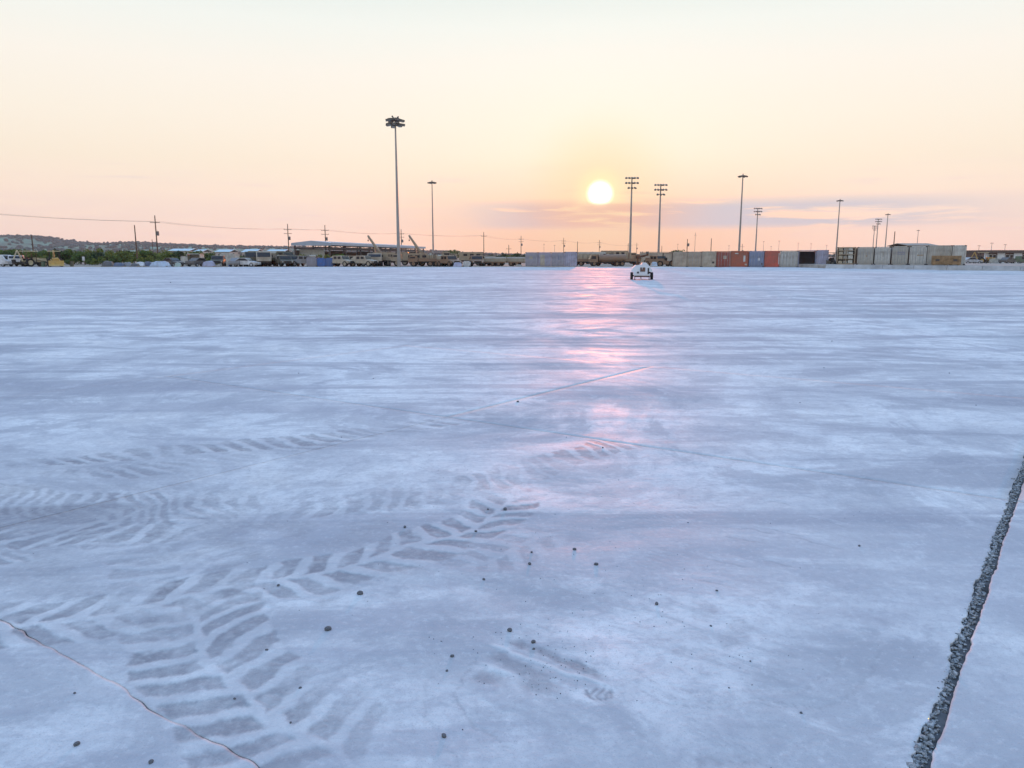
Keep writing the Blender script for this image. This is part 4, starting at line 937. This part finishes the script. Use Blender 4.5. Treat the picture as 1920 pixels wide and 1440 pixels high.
# ------------------------------------------------------------------ light masts
M_MAST = mat('mast_steel', (.30, .29, .28), .5, metal=.35, var=.1, scale=.6); M_HEAD = mat('lamp_head', (.13, .11, .09), .5)
def flood(parent, x, y, z, az, s=1.0, name='floodlight', tilt=.5):
    """one lamp head: housing with a lens under its hood"""
    M = Matrix.Translation((x, y, z)) @ Matrix.Rotation(az, 4, 'Z') @ Matrix.Rotation(tilt, 4, 'X') @ Matrix.Scale(s, 4)
    mb = MB(); mb.box(-.28, .28, -.75, 0, -.12, .16, M); mb.box(-.12, .12, 0, .3, -.08, .1, M)
    o = mb.build(name, M_HEAD, parent)
    MB().box(-.24, .24, -.70, -.05, -.14, -.122, M).build('lens', M_LAMP, o)
    return o
def mast(u, vt, vb, D, label, kind, r0=.3, r1=.12, lean=0, group=None):
    z = GZ
    lean = 0; p = W(u, vt, D); base = Vector((p.x, D, z)); H = p.z - z
    t = thing('light_mast', label, 'light mast', base, 0, group)
    P(t, 'pole', M_MAST, MB().tube((0, 0, .05), (-lean, 0, H), r0, r1, 12)); P(t, 'base_plate', M_MAST, MB().tube((0, 0, 0), (0, 0, .08), r0 * 1.8, n=12))
    if kind == 'big':
        for tier, z0 in enumerate((H - .80, H - .12)):
            P(t, 'lamp_ring', M_HEAD, MB().tube((0, 0, z0 - .05), (0, 0, z0 + .05), .75, n=14).tube((0, 0, z0 - .2), (0, 0, z0 + .25), .22, n=8))
            for k in range(7): a = k * 2 * math.pi / 7 + .35 * tier; flood(t, .72 * math.sin(a), -.72 * math.cos(a), z0 + .05, a, 1.05, tilt=.12 + .2 * (k % 3 == 1))
        P(t, 'top_bracket', M_HEAD, MB().box(-.1, .1, -.1, .1, H, H + .3).tube((-.1, 0, H), (-.5, 0, H + .55), .12, n=5).tube((.1, 0, H), (.55, 0, H + .45), .12, n=5))
    if kind == 'tee':
        P(t, 'lamp_ring', M_HEAD, MB().tube((0, 0, H - .1), (0, 0, H + .12), .5, .35, n=10)); P(t, 'finial', M_HEAD, MB().tube((0, 0, H + .12), (0, 0, H + .6), .2, .08, n=8))
        for k in range(6): a = k * math.pi / 3 + .5; flood(t, .45 * math.sin(a), -.45 * math.cos(a), H, a, 1.1, tilt=.25)
    if kind == 'bars':
        for q, (zz, wd, n) in enumerate(((H, 3.4, 5), (H - 1.3, 3.4, 5), (H - 2.6, 2.0, 3))):
            b = P(t, 'crossarm', M_MAST, MB().box(-wd / 2, wd / 2, -.07, .07, zz - .07, zz + .07))
            for k in range(n): flood(b, -wd / 2 + .2 + k * (wd - .4) / (n - 1), -.08, zz + .12, (k % 3 - 1) * .25, .95, tilt=.45)
    return t
mast(741, 224, 500, 121.5, 'tall grey light mast with two rings of floodlights in front of the shed', 'big', .29, .11, .75)
mast(810, 342, 476, 215, 'slim light mast with small lamp cluster behind the open shed', 'tee', .26, .12, .1)
mast(1185, 334, 474, 205, 'light mast with three rows of floodlights, closest to the sun', 'bars', .34, .16, -.6); mast(1239, 347, 474, 213, 'light mast with three rows of floodlights above the side on tan container', 'bars', .34, .16, -.7)
mast(1393, 330, 470, 200, 'slim light mast with tee lamp cluster above the rust brown container', 'tee', .30, .14, -.9); mast(1421, 391, 470, 330, 'short light mast with boxy floodlight rows above the blue grey container', 'bars', .36, .16, -.8)
mast(1575, 376, 468, 290, 'slim light mast with tee lamps beside the open storage rack', 'tee', .32, .15, -1.0); mast(1647, 411, 466, 425, 'distant light mast with clustered floodlights above the pale grey container', 'bars', .34, .18, -.6)
mast(1640, 424, 466, 520, 'faint far light mast beside the clustered floodlight mast', 'bars', .34, .18, -.5); mast(1665, 402, 466, 385, 'slim light mast with tee lamps above the dark stencilled container', 'tee', .34, .16, -.8); mast(1722, 432, 457, 620, 'small faint light mast above the long tan shed roof', 'tee', .34, .18, -.2)

# ------------------------------------------------------------------ utility poles and their wires
M_POLE = mat('pole_wood', (.13, .085, .06), .9, var=.25, scale=3)
def upole(u, vt, D, label, arms=1, tx=False, lean=0., r=.17, group=None):
    lean = 0; p = W(u, vt, D); H = p.z - GZ
    t = thing('utility_pole', label, 'utility pole', (p.x + lean, D, GZ), 0, group)
    P(t, 'pole', M_POLE, MB().tube((0, 0, 0), (-lean, 0, H), r, r * .65, 8))
    for k in range(arms):
        z = H - 1.6 - 1.1 * k; xx = -lean * z / H
        a = P(t, 'crossarm', M_POLE, MB().box(xx - 1.1, xx + 1.1, -.22, -.1, z - .06, z + .06))
        P(t, 'insulator', M_LAMP, MB().tube((xx - 1.0, -.16, z + .06), (xx - 1.0, -.16, z + .26), .05, n=6), a); P(t, 'insulator', M_LAMP, MB().tube((xx + 1.0, -.16, z + .06), (xx + 1.0, -.16, z + .26), .05, n=6), a)
    if tx:
        z = H - (4.0 if arms else 2.0); xx = -lean * z / H
        c = P(t, 'transformer', mat('transformer', (.16, .15, .15), .5), MB().tube((xx + .42, -.1, z - .5), (xx + .42, -.1, z + .45), .30, n=12)); P(t, 'bushing', M_LAMP, MB().tube((xx + .42, -.1, z + .45), (xx + .42, -.1, z + .7), .05, n=6), c)
    return Vector((p.x, D, p.z))
tops = [upole(-170, 372, 140, 'wooden utility pole at the start of the wire run', 1), upole(290, 404, 172, 'wooden utility pole with transformer rising from the hedge', 1, True, .5),
        upole(539, 420, 215, 'wooden utility pole with two crossarms beside the shed', 2, True, .3), upole(609, 422, 222, 'utility pole with large transformer behind the shed gable', 2, True),
        upole(752, 430, 262, 'utility pole half hidden behind the tall light mast', 2, True), upole(907, 435, 290, 'utility pole with single crossarm behind the bare bow truck', 1, False, -.6),
        upole(977, 442, 340, 'utility pole with transformer behind the tan tarp trucks', 2, True, -.1), upole(1057, 446, 385, 'utility pole with transformer above the grey lilac containers', 2, True, -.2),
        upole(1124, 450, 435, 'utility pole with transformer directly beneath the sun', 2, True, -.1), upole(1194, 455, 520, 'utility pole close beside the three row light mast', 1, True, -.1)]
SPAN = ['over the left hill to the hedge pole with transformer', 'from the hedge pole to the pole beside the shed', 'between the two poles at the shed gable', 'above the shed roof to the tall light mast',
        'from behind the tall light mast toward the tarped trucks', 'above the tan tarp trucks', 'toward the pole above the grey lilac containers', 'toward the pole directly beneath the sun', 'from the pole beneath the sun to the three row mast']
for a, b in zip(tops[:-1], tops[1:]):
    for s in (-1.0, 1.0):
        q0 = a + Vector((s, -.16, -1.34)); q1 = b + Vector((s, -.16, -1.34)); mb = MB(); n = 14; pts = []
        sag = (q1 - q0).length * .014
        for k in range(n + 1):
            f = k / n; pts.append(q0.lerp(q1, f) - Vector((0, 0, sag * 4 * f * (1 - f))))
        r = .022
        for p, q in zip(pts[:-1], pts[1:]): mb.tube(p, q, r, n=4, caps=False)
        o = mb.build('power_wire', M_BLACK); tag(o, 'thin power wire sagging ' + SPAN[tops.index(a)], 'wire', 'power wires along the pole line')
upole(252, 422, 150, 'leaning bare wooden pole without crossarm by the navy car', 0, False, .55, .15); upole(59, 441, 200, 'bare wooden pole against the left hill', 0, False, .3, .2); upole(285, 449, 330, 'short far pole beside the pole with transformer', 0, False, 0, .2)
upole(954, 459, 300, 'short pole with one crossarm behind the tan tarp trucks', 1); upole(1083, 453, 330, 'bare pole rising at the edge of the grey lilac containers', 0); upole(1178, 456, 380, 'bare pole just left of the three row light mast', 0)
upole(1241, 461, 400, 'short pole behind the side on tan container', 0); upole(1289, 448, 260, 'pole with transformer above the plain tan container', 0, True); upole(1334, 447, 260, 'bare pole above the sand container', 0); upole(1392, 457, 420, 'small pole with transformer above the rust brown container', 1, True); upole(1678, 434, 210, 'bare wooden pole behind the pale grey container', 0, False, -.25)
def antenna(u, vt, D, label):
    p = W(u, vt, D); t = thing('antenna_mast', label, 'antenna', (p.x, D, GZ)); H = p.z - GZ
    P(t, 'tube', M_MAST, MB().tube((0, 0, 0), (0, 0, H), .12, .05, 6)); P(t, 'tip', M_MAST, MB().box(-.5, .5, -.04, .04, H - 1.2, H - 1.1).box(-.3, .3, -.04, .04, H - .6, H - .52)); P(t, 'foot', M_MAST, MB().box(-.4, .4, -.4, .4, 0, .1))
antenna(1304, 436, 300, 'thin antenna mast above the tan containers'); antenna(497, 458, 300, 'thin antenna rising behind the dark military trucks')
for u, v, D in ((1020, 458, 600), (1040, 460, 600), (1271, 458, 600), (1367, 461, 600), (1432, 453, 600), (1446, 462, 600), (1461, 452, 600), (1497, 456, 600), (1521, 457, 600), (1550, 460, 600), (1836, 461, 400), (1860, 456, 380), (1885, 459, 380)):
    p = W(u, v, D); t = thing('distant_lamp_post', 'tiny distant lamp post on the horizon', 'lamp post', (p.x, D, GZ), 0, 'tiny lamp posts on the horizon'); H = p.z - GZ
    P(t, 'pole', M_MAST, MB().tube((0, 0, 0), (0, 0, H), .16, .1, 6)); P(t, 'lamp_head', M_HEAD, MB().box(-.8, .8, -.2, .2, H - .05, H + .15))

# ------------------------------------------------------------------ mobile light tower on the apron
def light_trailer():
    D = 54.6; t = thing('light_tower_trailer', 'white towed light tower with folded mast standing alone on the apron', 'trailer', (X(1204, D), D, 0), R(-8)); t.scale = (.98,) * 3
    mw = mat('trailer_white', (.70, .71, .73), .4, var=.05, scale=2); md = mat('trailer_dark', (.10, .05, .035), .6); mo = mat('mast_orange', (.13, .05, .02), .6)
    # hood: wide at the foot, narrowing to the top, its crest off centre
    lo = [(-.58, .30), (.58, .30), (.60, .57), (.76, .60), (.74, .70), (.52, 1.0), (.30, 1.24), (.02, 1.24), (-.10, 1.10), (-.50, 1.06), (-.72, .84), (-.80, .62), (-.60, .57)]
    hood = P(t, 'hood', mw, MB().prism(lo, -.75, .85, 'y'))
    P(t, 'hood_rib', mw, MB().prism([(-.02, .75), (.02, .75), (.02, 1.24), (-.02, 1.2)], -.80, -.752, 'y'), hood)
    P(t, 'rear_grille', md, MB().box(-.14, .22, -.785, -.753, .60, .90), hood)
    for k in range(5): P(t, 'grille_slat', mat('slat', (.30, .16, .12), .5), MB().box(-.12, .20, -.80, -.787, .625 + k * .055, .648 + k * .055), hood)
    P(t, 'side_vent', M_BLACK, MB().box(.40, .50, -.775, -.753, .42, .86), hood)
    for x in (-.30, .56): P(t, 'tail_light', M_BLACK, MB().tube((x, -.752, .53), (x, -.80, .53), .07, n=10))
    P(t, 'rear_bumper', md, MB().box(-.5, .5, -.86, -.74, .20, .30)); P(t, 'axle', M_BLACK, MB().tube((-.70, 0, .27), (.70, 0, .27), .05, n=8))
    for x in (-.74, .74):
        wheel(t, x, 0, .27, .2, 'cream')
    P(t, 'tow_bar', M_BLACK, MB().tube((-.35, .85, .32), (0, 2.0, .32), .04, n=6).tube((.35, .85, .32), (0, 2.0, .32), .04, n=6).tube((0, 1.7, 0), (0, 1.7, .5), .035, n=6))
    for x in (-.58, .58): P(t, 'stabiliser_leg', M_BLACK, MB().tube((x * .9, -.7, 0), (x * .9, -.7, .45), .03, n=6).box(x * .9 - .07, x * .9 + .07, -.77, -.63, 0, .02))
    m = P(t, 'mast_post', mo, MB().box(-.40, -.28, -.3, -.18, 1.03, 1.78).box(-.46, -.2, -.36, -.1, 1.03, 1.16))
    P(t, 'folded_mast', mo, MB().tube((-.42, -.24, 1.66), (.33, -.5, 1.80), .065, n=6).tube((-.34, .3, 1.62), (.2, -.3, 1.72), .045, n=6), m)
    b = P(t, 'lamp_bar', mo, MB().box(.28, .42, -.75, -.3, 1.76, 1.90), m)
    for y in (-.68, -.42): P(t, 'floodlight', M_HEAD, MB().box(.26, .44, y - .11, y + .11, 1.902, 2.06).box(.24, .26, y - .1, y + .1, 1.92, 2.04), b)
    P(t, 'winch', M_BLACK, MB().tube((-.52, -.24, 1.25), (-.44, -.24, 1.25), .1, n=10), m); P(t, 'exhaust', M_BLACK, MB().tube((.16, -.1, 1.27), (.16, -.1, 1.42), .04, n=8), hood)
light_trailer()

# ------------------------------------------------------------------ pebbles
M_PEB = mat('pebble', (.14, .14, .15), .85, var=.5, scale=40)
def pebble_mesh(seed):
    g = random.Random(seed); bm = bmesh.new(); bmesh.ops.create_icosphere(bm, subdivisions=2, radius=1)
    ax = [Vector((g.gauss(0, 1), g.gauss(0, 1), g.gauss(0, 1))).normalized() for _ in range(6)]; cut = [g.uniform(.62, .92) for _ in ax]
    for v in bm.verts:
        p = v.co.copy()
        for a, c in zip(ax, cut):
            d = p.dot(a)
            if d > c: p -= a * (d - c) * .9
        v.co = (p.x * g.uniform(.97, 1.03), p.y * .8, p.z * .68 + .5)
    me = bpy.data.meshes.new('pebble'); bm.to_mesh(me); bm.free(); me.materials.append(M_PEB); return me
BIGL = {0: 'dark round pebble lying on the end of the dark double tread print', 4: 'dark pebble paired with another right of the tread prints', 3: 'dark pebble on clean dust right of the double tread print', 8: 'dark pebble lying alone on pale dust among fine grit', 9: 'flat dark crumb on the faint tread print', 10: 'broad flat crumb beside the big twin tread print',
        12: 'dark long pebble at the top of the scuffed heap', 13: 'dark pebble just above the scuffed heap near the boot print', 14: 'pebble left of the scuffed heap on the scratched arc', 16: 'dark pebble inside the scratched arc below the scuffed heap', 23: 'dark pebble on the slab below the ragged joint', 24: 'pebble near the foot of the ragged joint'}
PM = [pebble_mesh(k) for k in range(5)]
for k, (u, v, s) in enumerate([(947, 956, 10), (759, 989, 8), (892, 997, 7), (1077, 1031, 9), (1118, 1059, 10), (993, 1058, 9), (997, 1036, 7), (907, 1087, 8), (1231, 1133, 10), (675, 1114, 14), (615, 1181, 15), (500, 1219, 7), (956, 1183, 13), (1000, 1205, 12), (848, 1231, 10),
        (838, 1258, 7), (832, 1381, 14), (522, 1098, 7), (971, 754, 6), (1611, 1024, 6), (1344, 1108, 6), (1333, 1174, 6), (1001, 1217, 7), (144, 1397, 13), (283, 1430, 12), (140, 1300, 6), (915, 955, 5), (1502, 1337, 7), (1130, 840, 5), (1367, 1290, 5), (563, 1290, 7), (440, 1310, 6), (1407, 1240, 5), (545, 1355, 6), (1062, 820, 4), (1290, 980, 5), (1160, 900, 4), (640, 820, 4), (560, 700, 4), (700, 710, 4), (1780, 700, 4), (1830, 760, 4), (1560, 640, 4), (320, 530, 4), (1545, 690, 4), (1500, 755, 4)]):
    x, y = G(u, v); d = math.hypot(x, y); r = s * .5 * d / FPX * (.95 if k < 34 else .6)
    o = link('pebble', PM[k % 5], None, (x, y, -.002), random.uniform(0, 6.28)); o.scale = (r, r, r)
    big = s >= 10
    if k in BIGL: tag(o, BIGL[k], 'pebble', 'larger pebbles on the concrete')
    else: tag(o, 'larger dark pebble lying on the dusty concrete' if big else 'small dark pebble lying on the dusty concrete', 'pebble', 'larger pebbles on the concrete' if big else 'small pebbles on the concrete')
def grit():
    bm = bmesh.new(); bmesh.ops.create_icosphere(bm, subdivisions=1, radius=1); bv = np.array([v.co for v in bm.verts]); bf = np.array([[v.index for v in f.verts] for f in bm.faces]); bm.free()
    V = []; F = []; o = 0
    spots = [(.05, 2.95, .2, 60), (.75, 3.4, .35, 80), (-.2, 4.3, .6, 60), (-.5, 6.0, 1.2, 60), (0, 4, 2.5, 160), (.22, 2.84, .1, 60)]
    for cx, cy, sp, n in spots:
        for k in range(n):
            x = RNG.normal(cx, sp); y = RNG.normal(cy, sp)
            if y < 2 or abs(x) > y * .72: continue
            r = RNG.uniform(.0008, .0027)
            V.append(bv * (1 + RNG.normal(0, .12, (len(bv), 1))) * r + (x, y, r * .3)); F.append(bf + o); o += len(bv)
    return np_mesh('grit', np.vstack(V), np.vstack(F), None, None, M_PEB)
o = link('grit', grit()); tag(o, 'fine dark grit sprinkled over the near concrete', 'grit', kind='stuff')

# ------------------------------------------------------------------ morning haze
M_HAZE = bpy.data.materials.new('haze'); M_HAZE.use_nodes = True
nt = M_HAZE.node_tree; nt.nodes.clear(); pv = nt.nodes.new('ShaderNodeVolumePrincipled'); ou = nt.nodes.new('ShaderNodeOutputMaterial')
pv.inputs['Color'].default_value = (.90, .95, 1.0, 1); pv.inputs['Density'].default_value = .00012; pv.inputs['Anisotropy'].default_value = .45
nt.links.new(pv.outputs[0], ou.inputs['Volume'])
mb = MB(); mb.box(-3200, 3200, -650, 3500, -3, 125)
o = mb.build('haze', M_HAZE); o['kind'] = 'stuff'; tag(o, 'thin pale morning haze over the whole yard', 'haze')
